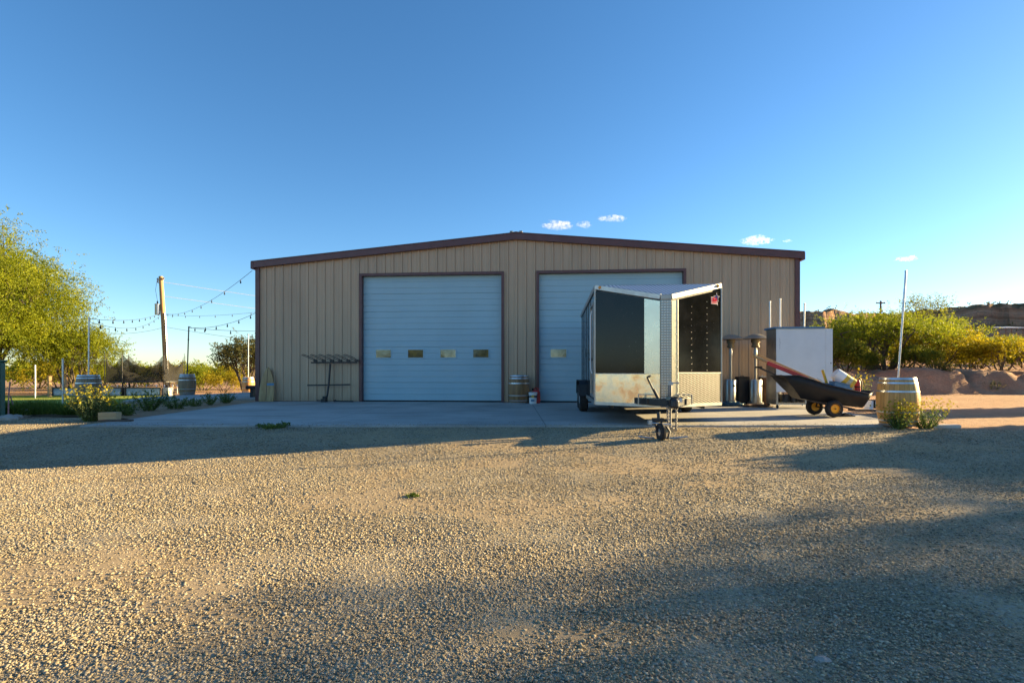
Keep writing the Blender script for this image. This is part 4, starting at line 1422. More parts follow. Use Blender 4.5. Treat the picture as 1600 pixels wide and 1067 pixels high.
tag(o, 'pale concrete block at the right end of the planter wall', 'block')
def fpost(label, px, Y, ytop, r, mat, name='fence_post'):
    x = ax(px, Y)
    z = at(px, ytop, Y)[2]-float(gz(x, Y))
    mb = MB().tube([(0, 0, -.1), (0.01, 0, z*.5), (0, 0, z)], r, 9)
    mb.lathe([(r*1.2, z-.01), (r*1.25, z+.01), (r*.6, z+.035)], 9)
    o = mb.build(name, mat, smooth=True)
    o.location = (x, Y, float(gz(x, Y)))
    return tag(o, label, 'post', 'posts along the lawn')
fpost('grey steel post at the left end of the planter wall', 98, 22.3, 561, .035, M['galv'])
fpost('thin white post under the big left tree', 55, 28.5, 571, .03, M['white'])
fpost('thick wooden post lit orange under the tree', 77.5, 30, 588, .10, M['polewood'])
fpost('shorter wooden post behind the left barrel', 103, 33, 590, .08, M['polewood'])
for i, x in enumerate((168, 183.5, 199.5, 214.5, 229, 244.5, 257, 270, 277)):
    Y = 33.2
    m_ = MB().tube([(0, 0, -.05), (0, 0, .48)], .018, 8).lathe([(.012, .48), (.04, .52), (.04, .57), (.012, .61)], 8)
    o = m_.build('garden_stake', M['white'] if i > 4 else M['galv'], smooth=True)
    o.location = (ax(x, Y), Y, -.40)
    tag(o, 'slim stake with a white knob in the row between planter and trampoline', 'stake', 'white-topped stakes in front of the trampoline')

gb = thing('metal_box', 'dark green ribbed metal box cut off by the left edge', 'metal box', (ax(10.5, 12.3), 12.25, -.03), R(45.5))
hh = 1.30
MB().box(-2.2, 0, 0, 1.6, 0, hh).build('body', M['greenm'], gb, bevel=.02)
for xx in (-.02, -.42, -.84, -1.26, -1.68):
    MB().box(xx-.05, xx+.03, -.045, -.001, .02, hh-.04).build('rib', M['greenm'], gb, bevel=.008)
MB().box(-2.24, .05, -.06, 1.66, hh+.001, hh+.04).build('lid', M['greenm'], gb, bevel=.01)
MB().lathe([(.0, -.03), (.03, -.028), (.03, -.004)], 12, (-.115, 0, 1.02), 'y').build('bolt', M['galv'], gb)
st1 = MB().tube([(0, 0, 0), (-.04, .05, .45), (-.06, .1, .80)], .014, 7).build('stake', M['pinkw'], smooth=True)
st1.location = gp(13, 650)
tag(st1, 'faded pinkish stick standing against the green box', 'stick')
st2 = MB().tube([(0, 0, 0), (-.13, .05, .22), (-.24, .1, .42)], .014, 7).build('stake', M['pinkw'], smooth=True)
st2.location = gp(25, 645)
tag(st2, 'short reddish stick leaning toward the green box', 'stick')

o = MB().bar((-.19, 0, .09), (.19, .02, .09), .16, .16).build('timber_block', M['lumber'], bevel=.008)
o.location = gp(171, 656.5)
tag(o, 'short thick pale timber offcut beside the yellow flowering bush', 'timber')
o = MB().bar((-.30, 0, .022), (.32, .06, .022), .12, .035).build('timber_board', M['darkwood'], bevel=.004)
o.location = gp(179, 658.6)
tag(o, 'flat brown board lying in front of the timber offcut', 'board')
bn = thing('black_bench', 'low black padded bench standing left of the building corner', 'bench', (ax(398, 21.2), 21.2, .006), .1)
MB().box(-.28, .9, -.25, .25, .32, .47).build('seat', M['blackp'], bn, bevel=.04)
for xx in (-.05, .75):
    MB().box(xx-.06, xx+.06, -.2, .2, 0, .32).build('leg', M['blackm'], bn)

# ------------------------------------------------------------------ along the facade, left
def facade_thing(name, label, cat, px, b, z=0.0, group=None):
    return thing(name, label, cat, bw(bl(px, 620, b)[0], b, z), -TH, group)
sb = facade_thing('surfboard', 'old wooden half surfboard with a dark blue patch leaning at the left building corner', 'surfboard', 416, -.24)
out = [(-.27, 0), (-.275, .2), (-.262, .45), (-.235, .68), (-.18, .90), (-.10, 1.09), (-.045, 1.17), (0, 1.21), (.045, 1.17), (.10, 1.09), (.18, .90), (.235, .68), (.262, .45), (.272, .2), (.255, 0)]
tilt = Matrix.Rotation(R(-6), 4, 'X')
MB().prism(out, -.028, .028).xf(tilt).build('deck', M['boardwood'], sb, bevel=.02)
MB().box(.01, .262, -.034, -.0285, .56, .64).xf(tilt).build('blue_patch', M['bluep'], sb)
MB().box(-.008, .008, -.033, -.0285, .03, 1.12).xf(tilt).build('stringer', M['darkwood'], sb)

rk = facade_thing('bike_rack', 'black hanging bicycle rack with six wheel hoops leaning on the tan wall', 'bike rack', 507, -.32)
def rx(px, py):
    x, z = bl(px, py, -.3)
    return x-bl(507, 620, -.32)[0], z
ms = [rx(509, 625), rx(511, 617), rx(512.5, 600), rx(514, 568)]
MB().tube([(x, .04*i, z) for i, (x, z) in enumerate(ms)], .034, 10).build('mast', M['blackm'], rk, smooth=True)
a, b = rx(484, 566.5), rx(556, 566)
MB().bar((a[0], .12, a[1]), (b[0], .12, b[1]), .05, .05).build('top_bar', M['blackm'], rk, bevel=.006)
a, b = rx(479, 602), rx(546, 600.8)
MB().bar((a[0], .08, a[1]), (b[0], .08, b[1]), .045, .045).build('lower_bar', M['blackm'], rk, bevel=.006)
for i in range(6):
    cx = 489+i*12.9
    p0 = rx(cx+1, 563)
    p1 = rx(cx-12.5, 555)
    p2 = rx(cx-7, 555)
    p3 = rx(cx+4, 563)
    m_ = MB().tube([(p0[0], .10, p0[1]), ((p0[0]+p1[0])/2-.01, -.05, (p0[1]+p1[1])/2+.01), (p1[0], -.22, p1[1]), ((p1[0]+p2[0])/2, -.25, p1[1]+.02), (p2[0], -.22, p2[1]), ((p2[0]+p3[0])/2+.015, -.05, (p2[1]+p3[1])/2+.015), (p3[0], .10, p3[1])], .011, 6)
    m_.box(p0[0]-.03, p3[0]+.01, .07, .15, p0[1]-.05, p0[1]+.03)
    m_.build('wheel_hoop', M['blackm'], rk, smooth=True)
q = rx(507, 625)
MB().box(-.09, .07, -.10, .10, 0, .11).box(-.05, .09, -.06, .06, .11, .20).tube([(-.25, -.06, .06), (.0, -.06, .05)], .018, 6).build('foot_bracket', M['blackm'], rk, bevel=.008)
fs = facade_thing('steel_bar', 'black steel bar lying on the slab below the bike rack', 'bar', 537, -.18)
MB().box(-.33, .33, -.03, .03, .0, .045).box(-.34, -.28, -.05, .05, .0, .07).build('bar_body', M['blackm'], fs, bevel=.005)

bk = facade_thing('bucket', 'white bucket with a black and yellow label beside the wall barrel', 'bucket', 832.5, -.62)
MB().lathe([(.118, 0), (.142, .34), (.150, .345), (.150, .365), (.138, .37)], 28).build('pail', M['white'], bk, smooth=True)
MB().lathe([(.1395, .20), (.1445, .27)], 28, caps=False).build('label_band', M['blackp'], bk, smooth=True)
MB().prism([(-.05, .235), (-.02, .195), (.03, .20), (.055, .24), (.025, .285), (-.02, .28)], -.150, -.143).build('label_badge', M['yellowp'], bk)
MB().box(-.055, .06, -.142, -.1345, .07, .15).build('label_panel', M['bluep'], bk)
MB().tube([(-.145, 0, .33), (-.12, -.10, .25), (0, -.16, .20), (.12, -.10, .25), (.145, 0, .33)], .004, 5).build('handle', M['galv'], bk)
gc = facade_thing('fuel_can', 'red plastic fuel can half hidden behind the white bucket', 'fuel can', 837, -.38)
MB().prism([(-.13, 0), (.15, 0), (.15, .36), (.10, .42), (-.04, .44), (-.13, .38)], -.11, .11).build('tank', M['redp'], gc, bevel=.03)
MB().tube([(-.06, 0, .43), (-.03, 0, .50), (.06, 0, .50), (.10, 0, .42)], .018, 7).build('handle', M['redp'], gc, smooth=True)
MB().lathe([(.03, .42), (.03, .49)], 10, (-.095, 0, 0)).build('cap', M['blackp'], gc)

# ------------------------------------------------------------------ cargo trailer
TO = Vector((2.938, 10.5, 0))
trl = thing('cargo_trailer', 'black enclosed cargo trailer with a pointed silver nose parked on the slab', 'trailer', tuple(TO), -TH)
TW, TL = 1.245, 5.35
zb, zt = .40, 2.80
NT = .10          # half width of the flat nose tip
NY = -.78
ztip = 2.44
MB().box(-TW, TW, .03, TL, zb, zt-.02).build('body', M['blackgloss'], trl)
MB().add([(-TW-.01, 0, zt-.015), (0, 0, zt+.0), (TW+.01, 0, zt-.015), (-TW-.01, TL, zt-.015), (0, TL, zt+.0), (TW+.01, TL, zt-.015)], [(0, 1, 4, 3), (1, 2, 5, 4), (0, 2, 1), (3, 4, 5)]).build('roof', M['alu'], trl)
def vquad(sx, f0, f1, z0, z1, off=0.0, top_follow=False, name='panel', mat=None, thick=.012, parent=None, bevel=0):
    """a plate on one face of the V nose; f 0 at the body corner, 1 at the tip; z1 may follow the sloping top"""
    A = Vector((sx*TW, 0, 0))
    B = Vector((sx*NT, NY, 0))
    d = (B-A).normalized()
    nrm = Vector((d.y, -d.x, 0))
    if nrm.y > 0:
        nrm = -nrm
    def P(f, z, o):
        q = A.lerp(B, f)+nrm*o
        return (q.x, q.y, z)
    za = z1 if not top_follow else (2.76-(2.76-ztip)*f0-.085)
    zc = z1 if not top_follow else (2.76-(2.76-ztip)*f1-.085)
    vs = [P(f0, z0, off), P(f1, z0, off), P(f1, zc, off), P(f0, za, off), P(f0, z0, off+thick), P(f1, z0, off+thick), P(f1, zc, off+thick), P(f0, za, off+thick)]
    return MB().add(vs, [(0, 1, 2, 3), (7, 6, 5, 4), (0, 4, 5, 1), (1, 5, 6, 2), (2, 6, 7, 3), (3, 7, 4, 0)]).build(name, mat, parent or trl, bevel=bevel)
# nose core (behind the plates)
MB().add([(-TW, .03, zb), (TW, .03, zb), (NT, NY, zb), (-NT, NY, zb), (-TW, .03, 2.70), (TW, .03, 2.70), (NT, NY, ztip-.05), (-NT, NY, ztip-.05)],
         [(3, 2, 1, 0), (4, 5, 6, 7), (0, 1, 5, 4), (1, 2, 6, 5), (2, 3, 7, 6), (3, 0, 4, 7)]).build('nose_core', M['blackm'], trl)
vquad(-1, .012, .77, 1.0, 0, .002, True, 'front_panel', M['blackpanel'])
vquad(-1, .775, 1.0, .995, 0, .003, True, 'nose_sheet', M['chrome'])
fpR = vquad(1, .012, .885, 1.02, 0, .002, True, 'front_panel', M['blackpanel'])
vquad(1, .89, 1.0, .40, 0, .003, True, 'nose_sheet', M['chrome'])
vquad(-1, .012, 1.0, .41, .992, .004, False, 'stone_guard', M['worn_glow'])
vquad(1, .012, .885, .40, 1.005, .004, False, 'stone_guard', M['diamond'])
MB().box(-NT, NT, NY-.016, NY-.002, .42, ztip-.03).build('nose_strip', M['diamond_big'], trl)
vquad(1, .88, .892, .42, 0, .012, True, 'edge_strip', M['alu'], .012)
vquad(1, .012, .885, 1.005, 1.022, .014, False, 'edge_strip', M['alu'], .008)
vquad(-1, .0, .79, .987, 1.0, .016, False, 'edge_strip', M['alu'], .006)
# sloping nose roof with diamond plate and silver V trim
MB().add([(-TW, .0, zt-.01), (TW, .0, zt-.01), (NT, NY+.02, ztip), (-NT, NY+.02, ztip), (-TW, 0, zt-.06), (TW, 0, zt-.06), (NT, NY+.02, ztip-.04), (-NT, NY+.02, ztip-.04)],
         [(0, 1, 2, 3), (7, 6, 5, 4), (0, 4, 5, 1), (1, 5, 6, 2), (2, 6, 7, 3), (3, 7, 4, 0)]).build('nose_roof', M['streak'], trl)
vt = MB()
for sx in (-1, 1):
    A, B = Vector((sx*TW, -.012, 2.755)), Vector((sx*NT, NY-.02, ztip-.01))
    vt.bar(A, B, .03, .10)
vt.bar((-NT, NY-.022, ztip-.012), (NT, NY-.022, ztip-.012), .03, .095)
vt.build('top_trim', M['alu'], trl, bevel=.008)
for sx in (-1, 1):
    ml = MB().lathe([(.0, -.03), (.026, -.026), (.034, -.008), (.034, 0)], 12, (0, 0, 0), 'y')
    q = Vector((sx*TW, 0, 0)).lerp(Vector((sx*NT, NY, 0)), .075)
    ml.xf(Matrix.Translation((q.x, q.y-.022, 2.735)))
    ml.build('marker_light', M['amber'], trl, smooth=True)
for sx in (-1, 1):
    MB().box(sx*TW-.022, sx*TW+.022, -.02, .045, zb-.02, zt-.01).build('corner_trim', M['alu'], trl, bevel=.006)
for sx in (-1, 1):
    x0 = sx*(TW+.004)
    MB().box(min(x0, x0+sx*.02), max(x0, x0+sx*.02), .05, TL, zt-.11, zt-.012).build('roof_rail', M['alu'], trl)
    MB().box(min(x0, x0+sx*.018), max(x0, x0+sx*.018), .05, TL, zb-.03, zb+.05).build('bottom_rail', M['alu'], trl)
bt = MB()
for sx in (-1, 1):
    bt.bar((sx*TW, -.015, zb-.005), (sx*NT, NY-.02, zb-.005), .03, .06)
bt.build('bottom_trim', M['alu'], trl)
# rivet rows on the right front panel
rv = MB()
A, B = Vector((TW, 0, 0)), Vector((NT, NY, 0))
d = (B-A).normalized()
nr = Vector((d.y, -d.x, 0))
nr = nr if nr.y < 0 else -nr
for f in (.31, .62):
    for k in range(13):
        q = A.lerp(B, f)+nr*.016
        z = 1.06+k*.122
        if z < 2.6-(.32*f):
            rv.lathe([(.010, -.002), (.008, .003), (.003, .005)], 6, (q.x, q.y-.002, z))
rv.build('rivet', M['alu'], fpR)
rv = MB()
for sx, f in ((-1, .785), (-1, .985), (1, .90)):
    A2, B2 = Vector((sx*TW, 0, 0)), Vector((sx*NT, NY, 0))
    for k in range(16):
        z = .5+k*.125
        if z < 2.38:
            q = A2.lerp(B2, f)
            rv.lathe([(.009, -.002), (.006, .004)], 6, (q.x+sx*.004, q.y-.02, z))
rv.build('nose_rivet', M['galv'], trl)
# logo sticker on the right front panel
ang = math.atan2(d.y, -d.x)
def on_right(f, z, off):
    q = A.lerp(B, f)+nr*off
    return Vector((q.x, q.y, z))
ex = (A-B).normalized()                     # along the panel, towards the body corner (image right)
lg = MB()
c0 = on_right(.145, 2.475, .0145)
def sticker(poly, off):
    vs = []
    for x, z in poly:
        p = c0+ex*x+Vector((0, 0, z))+nr*off
        vs.append(tuple(p))
    for x, z in poly:
        p = c0+ex*x+Vector((0, 0, z))+nr*(off+.0015)
        vs.append(tuple(p))
    n = len(poly)
    return vs, [tuple(range(n)), tuple(reversed(range(n, 2*n)))]+[(i, (i+1) % n, (i+1) % n+n, i+n) for i in range(n)]
red = pm('sticker_red', (.55, .012, .03), .95, spec=.03)
blue = pm('sticker_blue', (.015, .02, .14), .95, spec=.03)
wht = pm('sticker_white', (.55, .50, .52), .95, spec=.03)
lo = MB().add(*sticker([(-.105, -.105), (.07, -.105), (.09, -.13), (.075, .035), (-.105, .035)], 0)).build('logo_sticker', wht, fpR)
MB().add(*sticker([(-.098, -.088), (.062, -.088), (.062, -.074), (-.098, -.074)], .0025)).build('logo_underline', red, lo)
star = []
for k in range(10):
    r_ = .098 if k % 2 == 0 else .040
    a = PI/2+k*PI/5
    star.append((.055+r_*math.cos(a), .03+r_*math.sin(a)))
MB().add(*sticker(star, .0025)).build('logo_star_edge', wht, lo)
MB().add(*sticker([(.055+(x-.055)*.74, .03+(z-.03)*.74) for x, z in star], .005)).build('logo_star', blue, lo)
tx = bpy.data.curves.new('logo_text', 'FONT')
tx.body = 'USA'
tx.size = .115
tx.extrude = .001
tx.offset = .004
tx.materials.append(red)
tmp_ = bpy.data.objects.new('logo_text', tx)
COL.objects.link(tmp_)
bpy.context.view_layer.update()
tme = bpy.data.meshes.new_from_object(tmp_.evaluated_get(bpy.context.evaluated_depsgraph_get()))
bpy.data.objects.remove(tmp_)
to = bpy.data.objects.new('logo_lettering', tme)
COL.objects.link(to)
to.parent = lo
p = c0+ex*(-.10)+Vector((0, 0, -.058))+nr*.0062
mx = Matrix((( ex.x, 0, nr.x, p.x), (ex.y, 0, nr.y, p.y), (0, 1, 0, p.z), (0, 0, 0, 1)))
to.matrix_local = mx @ Matrix.Diagonal((.80, 1, 1, 1))
# left side: entry door frame, hinge bar, handle
sd = MB()
for y0, y1, z0, z1 in ((.32, .37, .55, 2.45), (1.12, 1.17, .55, 2.45), (.32, 1.17, 2.45, 2.50), (.32, 1.17, .50, .55)):
    sd.box(-TW-.022, -TW-.001, y0, y1, z0, z1)
sdo = sd.build('side_door_frame', M['alu'], trl)
MB().tube([(-TW-.05, .25, 1.0), (-TW-.075, .25, 1.1), (-TW-.075, .25, 2.2), (-TW-.05, .25, 2.3)], .014, 8).build('grab_rail', M['white'], sdo, smooth=True)
MB().box(-TW-.06, -TW-.001, .95, 1.08, 1.28, 1.34).build('handle', M['blackm'], sdo)
sm = MB()
for k in range(6):
    y = 1.4+k*.7
    sm.box(-TW-.010, -TW-.001, y, y+.012, zb+.06, zt-.12)
    sm.box(TW+.001, TW+.010, y, y+.012, zb+.06, zt-.12)
sm.build('side_seam', M['blackm'], trl)
# running gear
for sx in (-1, 1):
    for y in (3.05, 3.95):
        xw = sx*(TW+.07)
        wh = MB().lathe([(.18, -.10), (.30, -.112), (.338, -.085), (.345, 0), (.338, .085), (.30, .112), (.18, .10)], 30, (xw, y, .345), 'x', False).build('wheel', M['tyre'], trl, smooth=True)
        MB().lathe([(.001, sx*.05), (.06, sx*.085), (.09, sx*.06), (.16, sx*.045), (.182, sx*.095), (.182, -sx*.09), (.001, -sx*.05)], 24, (xw, y, .345), 'x', False).build('rim', M['white'], wh, smooth=True)
    fd = MB()
    x0, x1 = sx*(TW+.005), sx*(TW+.20)
    pf = [(2.60, .42), (2.66, .70), (2.80, .80), (4.20, .80), (4.34, .70), (4.40, .42)]
    for (ya, za), (yb, zb_) in zip(pf[:-1], pf[1:]):
        fd.add([(x0, ya, za), (x1, ya, za), (x1, yb, zb_), (x0, yb, zb_), (x0, ya, za+.012), (x1, ya, za+.012), (x1, yb, zb_+.012), (x0, yb, zb_+.012)], [(3, 2, 1, 0), (4, 5, 6, 7), (0, 1, 5, 4), (1, 2, 6, 5), (2, 3, 7, 6), (3, 0, 4, 7)])
    fd.build('fender', M['blackm'], trl)
ch = MB()
for x in (-.9, .9):
    ch.box(x-.03, x+.03, .0, TL, zb-.10, zb-.002)
for y in (3.05, 3.95):
    ch.tube([(-1.25, y, .345), (1.25, y, .345)], .035, 8)
ch.build('chassis', M['blackm'], trl)
# tongue: A-frame, coupler, jack, chains
tn = MB()
for sx in (-1, 1):
    tn.bar((sx*.62, -.30, .475), (sx*.045, -1.28, .475), .06, .125)
tn.box(-.36, .36, -.86, -.80, .42, .535)
tno = tn.build('tongue_frame', M['blackm'], trl, bevel=.006)
ed = MB()
ed.box(-.50, .50, -.74, -.70, .595, .612)
ed.box(-.50, -.485, -.74, -.70, .42, .595)
ed.box(.485, .50, -.74, -.70, .42, .595)
ed.build('step_edge', M['alu'], tno)
cp = MB()
cp.prism([(-.075, .42), (.075, .42), (.09, .54), (.05, .60), (-.05, .60), (-.09, .54)], -1.50, -1.18)
cp.lathe([(.06, .40), (.075, .44), (.07, .53), (.04, .57)], 14, (0, -1.53, 0))
cp.box(.05, .17, -1.36, -1.20, .50, .58)
cp.bar((.08, -1.42, .60), (.20, -1.30, .66), .02, .03)
cp.build('coupler', M['blackm'], tno, bevel=.006)
MB().box(.09, .16, -1.372, -1.362, .50, .57).build('tag_plate', M['white'], tno)
MB().bar((-.22, -1.10, .56), (-.38, -1.02, .93), .03, .03).bar((-.38, -1.02, .93), (-.34, -1.10, .96), .03, .03).tube([(-.20, -1.12, .55), (-.28, -1.08, .72)], .028, 8).build('crank_lever', M['blackm'], tno)
jk = MB()
jx, jy = .0, -1.14
jk.tube([(jx, jy, .03), (jx, jy, .50)], .028, 12)
jk.tube([(jx, jy, .34), (jx, jy, .80)], .036, 12)
jk.box(jx-.055, jx+.055, jy-.055, jy+.055, .56, .60)
jk.lathe([(.075, .0), (.075, .018), (.03, .03)], 16, (jx, jy, .015))
jko = jk.build('jack', M['darksteel'], tno, smooth=True)
MB().tube([(jx-.02, jy, .80), (jx-.02, jy, .835), (jx+.16, jy-.03, .83)], .012, 7).box(jx-.05, jx+.05, jy-.04, jy+.04, .795, .825).build('handle', M['galv'], jko)
def chain(a, b, nl, sag):
    mb = MB()
    a, b = Vector(a), Vector(b)
    for i in range(nl):
        t0, t1 = i/nl, (i+1)/nl
        def P(t):
            return a.lerp(b, t)+Vector((0, 0, -4*sag*t*(1-t)))
        p, q = P(t0), P(t1)
        c = (p+q)/2
        dd = (q-p).normalized()
        L = (q-p).length*.72
        side = dd.cross(Vector((0, 1, 0) if i % 2 else (1, 0.2, 0))).normalized()
        pts = [c+dd*(math.cos(t)*L)+side*(math.sin(t)*.020) for t in np.linspace(0, 2*PI, 11)]
        mb.tube(pts, .0065, 5, False)
    return mb
chain((-.075, -1.30, .43), (-.085, -1.36, .02), 14, .0).build('safety_chain', M['darksteel'], tno)
chain((.075, -1.30, .43), (.05, -1.38, .02), 14, .03).build('safety_chain', M['darksteel'], tno)

wb = MB().box(-.085, .085, -.12, .12, 0, .115).build('timber_block', M['lumber'], bevel=.006)
jb = TO+UX*jx+UY*jy
wb.location = (jb.x+.02, jb.y+.06, -.10)
wb.rotation_euler = (0, 0, .25)
tag(wb, 'short wood block under the foot of the trailer jack', 'timber')
hd = thing('hitch_dolly', 'black wheeled hitch dolly with steel crossbars on the gravel under the trailer tongue', 'hitch dolly', (ax(1034, 8.55), 8.55, -.115), .1)
MB().lathe([(.05, -.03), (.14, -.035), (.155, 0), (.14, .035), (.05, .03)], 24, (-.015, 0, .155), 'x', False).build('wheel', M['tyre'], hd, smooth=True)
MB().lathe([(.001, -.036), (.06, -.03), (.06, .03), (.001, .036)], 14, (-.015, 0, .155), 'x', False).build('hub', M['galv'], hd)
MB().bar((-.07, .0, .155), (-.07, .18, .34), .03, .012).bar((.05, 0, .155), (.05, .18, .34), .03, .012).box(-.08, .10, .14, .24, .31, .37).tube([(.03, .2, .34), (.03, .22, .47)], .03, 10).build('fork', M['blackm'], hd, bevel=.003)
MB().tube([(.10, .10, .05), (.22, .06, .045), (.45, .02, .07)], .014, 8).build('crossbar', M['galv'], hd, smooth=True)
MB().tube([(-.10, .08, .05), (-.22, .06, .06), (-.36, .10, .075)], .013, 8).build('crossbar', M['galv'], hd, smooth=True)
MB().tube([(-.16, .12, .30), (.22, .14, .26)], .012, 8).box(-.19, -.13, .09, .15, .27, .34).build('tie_rod', M['galv'], hd)
MB().tube([(.12, .12, .24), (.17, .08, .15), (.13, .05, .05)], .02, 8).build('curved_arm', M['blackm'], hd, smooth=True)

# ------------------------------------------------------------------ heaters and things by the right part of the facade
def heater_mesh(root):
    MB().lathe([(.225, 0), (.235, .02), (.235, .09), (.215, .10)], 30).build('base', M['stainless'], root, smooth=True)
    MB().lathe([(.185, .10), (.185, .76), (.17, .79), (.05, .80)], 30).build('tank_housing', M['stainless'], root, smooth=True)
    MB().lathe([(.038, .80), (.038, 1.55), (.055, 1.56), (.055, 1.66), (.045, 1.70), (.045, 1.78)], 18).build('mast', M['stainless'], root, smooth=True)
    MB().lathe([(.06, 1.78), (.12, 1.80), (.12, 1.85), (.10, 1.86), (.10, 1.93), (.13, 1.94), (.13, 2.05), (.11, 2.06)], 24).build('burner', M['brassm'], root, smooth=True)
    MB().lathe([(.03, 2.075), (.13, 2.095), (.30, 2.085), (.415, 2.045), (.42, 2.055), (.30, 2.125), (.12, 2.20), (.01, 2.215)], 36).build('reflector_dome', M['alu'], root, smooth=True)
    MB().lathe([(.0, -.012), (.035, -.010), (.035, 0)], 12, (.03, -.188, .60), 'y').build('knob', M['blackp'], root)
HG = 'stainless patio heaters along the wall'
h1 = facade_thing('patio_heater', 'stainless patio heater nearest the trailer', 'patio heater', 1142, -.62, 0, HG)
heater_mesh(h1)
h2 = dup(h1, bw(bl(1180.5, 620, -.80)[0], -.80), .5, 'stainless patio heater beside the white cabinet')
sp = facade_thing('black_cabinet', 'tall narrow black cabinet standing between the two patio heaters', 'cabinet', 1159.5, -.40)
MB().box(-.18, .18, -.16, .16, .0, .88).build('case', M['blackp'], sp, bevel=.015)
MB().box(-.15, .15, -.172, -.161, .08, .82).build('front_panel', M['blackm'], sp, bevel=.004)
MB().tube([(-.05, 0, .88), (-.05, 0, .90), (.05, 0, .90), (.05, 0, .88)], .01, 6).build('handle', M['blackm'], sp)
rd = facade_thing('rusty_drum', 'brown rusty drum with a pale lid between heater and white cabinet', 'drum', 1196, -.52)
MB().lathe([(.20, 0), (.205, .01), (.205, .29), (.212, .30), (.205, .31), (.205, .60), (.212, .61), (.205, .62), (.205, .86)], 28).build('shell', M['rust'], rd, smooth=True)
MB().lathe([(.215, .855), (.215, .885), (.19, .895), (.001, .90)], 28).build('lid', M['galv'], rd, smooth=True)
MB().lathe([(.02, .895), (.025, .93), (.001, .94)], 10, (-.1, 0, 0)).build('bung', M['galv'], rd)
tb = facade_thing('folded_tarp', 'dark teal folded tarp lying at the feet of the heaters', 'tarp', 1140, -1.35)
bm = bmesh.new()
bmesh.ops.create_icosphere(bm, subdivisions=4, radius=1)
for v in bm.verts:
    q = v.co.copy()
    k = 1+.25*mnoise.fractal(q*2.2, .7, 2, 4)
    v.co = Vector((q.x*.40*k, q.y*.22*k, max(-.0, q.z*.5+.25)*.19*k))
me = bpy.data.meshes.new('tarp_fold')
bm.to_mesh(me)
bm.free()
me.materials.append(M['tealp'])
to_ = bpy.data.objects.new('tarp_fold', me)
COL.objects.link(to_)
to_.parent = tb
MB().box(-.55, -.05, -.12, .16, .0, .05).build('tarp_edge', M['bluep'], tb, bevel=.02)
hc = thing('hose_coil', 'flat brown coil of hose on the slab left of the white cabinet', 'hose', (ax(1183, 15.4), 15.4, 0), 0)
hp = []
for t in np.linspace(0, 5.2*2*PI, 180):
    r_ = .16+.04*t/(2*PI)+.012*math.sin(t*2.7)
    hp.append((r_*math.cos(t)*1.15, r_*math.sin(t), .024+.018*math.sin(t*.9)**2))
MB().tube(hp, .021, 7).build('hose', M['rust'], hc, smooth=True)

# white cabinet on castors
wc = thing('white_cabinet', 'tall white and stainless cabinet on a castor frame behind the dump cart', 'cabinet', (ax(1212.5, 14.75), 14.75, 0), -.05)
cw = ax(1298, 14.75)-ax(1212.5, 14.75)
ctop, cbot = 2.27, .46
MB().box(.0, cw-.19, -.018, -.001, cbot, ctop-.02).build('front_panel', M['white'], wc, bevel=.004)
MB().box(cw-.185, cw, -.018, -.001, cbot, ctop-.02).build('side_strip', M['white'], wc, bevel=.004)
MB().box(.002, cw-.002, .0, .62, cbot+.004, ctop-.022).build('carcass', M['stainless'], wc)
MB().box(-.0025, .0015, .0, .62, .10, ctop-.03).build('side_panel', M['stainless'], wc)
MB().box(-.06, cw-.22, -.05, .66, ctop-.018, ctop+.035).build('lid', M['bluep'], wc, bevel=.006)
MB().box(cw-.06, cw-.04, -.024, -.0185, 1.26, 1.30).build('lock', M['blackm'], wc)
# faint scrawled marks near the top left of the panel
mk = MB()
rngm = random.Random(3)
for k in range(9):
    z = 1.98-k*.035
    mk.bar((.085+rngm.uniform(-.012, .012), -.0195, z), (.085+rngm.uniform(.005, .035), -.0195, z-.03+rngm.uniform(-.01, .012)), .006, .002, (0, 1, 0))
mk.build('handwritten_mark', pm('faded_ink', (.32, .36, .40), .6), wc)
fr = MB()
for x in (.02, cw*.52, cw-.05):
    for y in (.02, .57):
        fr.box(x, x+.045, y, y+.045, .14, cbot)
fr.box(.0, cw, .0, .05, .10, .145)
fr.box(.0, cw, .56, .61, .10, .145)
fr.box(.0, .05, .05, .56, .10, .145)
fr.box(cw-.05, cw, .05, .56, .10, .145)
fr.build('castor_frame', M['stainless'], wc)
cm = MB()
rr_ = random.Random(9)
for k in range(9):
    x = .12+k*(cw-.3)/9
    h_ = rr_.uniform(.10, .24)
    cm.lathe([(.05, .15), (.075, .17), (.075, .15+h_*.8), (.03, .15+h_)], 10, (x, .28+rr_.uniform(-.12, .12), 0))
    cm.tube([(x, .2, .16), (x+.06, .15, .3), (x+.02, .2, .44)], .012, 6)
cm.box(.25, .62, .18, .48, .16, .38)
cm.build('compressor', M['blackm'], wc, bevel=.004)
for x in (.05, cw-.06):
    for y in (.03, .58):
        cs = MB().lathe([(.02, -.018), (.048, -.018), (.05, 0), (.048, .018), (.02, .018)], 16, (x, y, .05), 'x')
        cs.bar((x, y, .05), (x, y, .10), .05, .012)
        cs.build('castor', M['blackm'], wc, smooth=True)

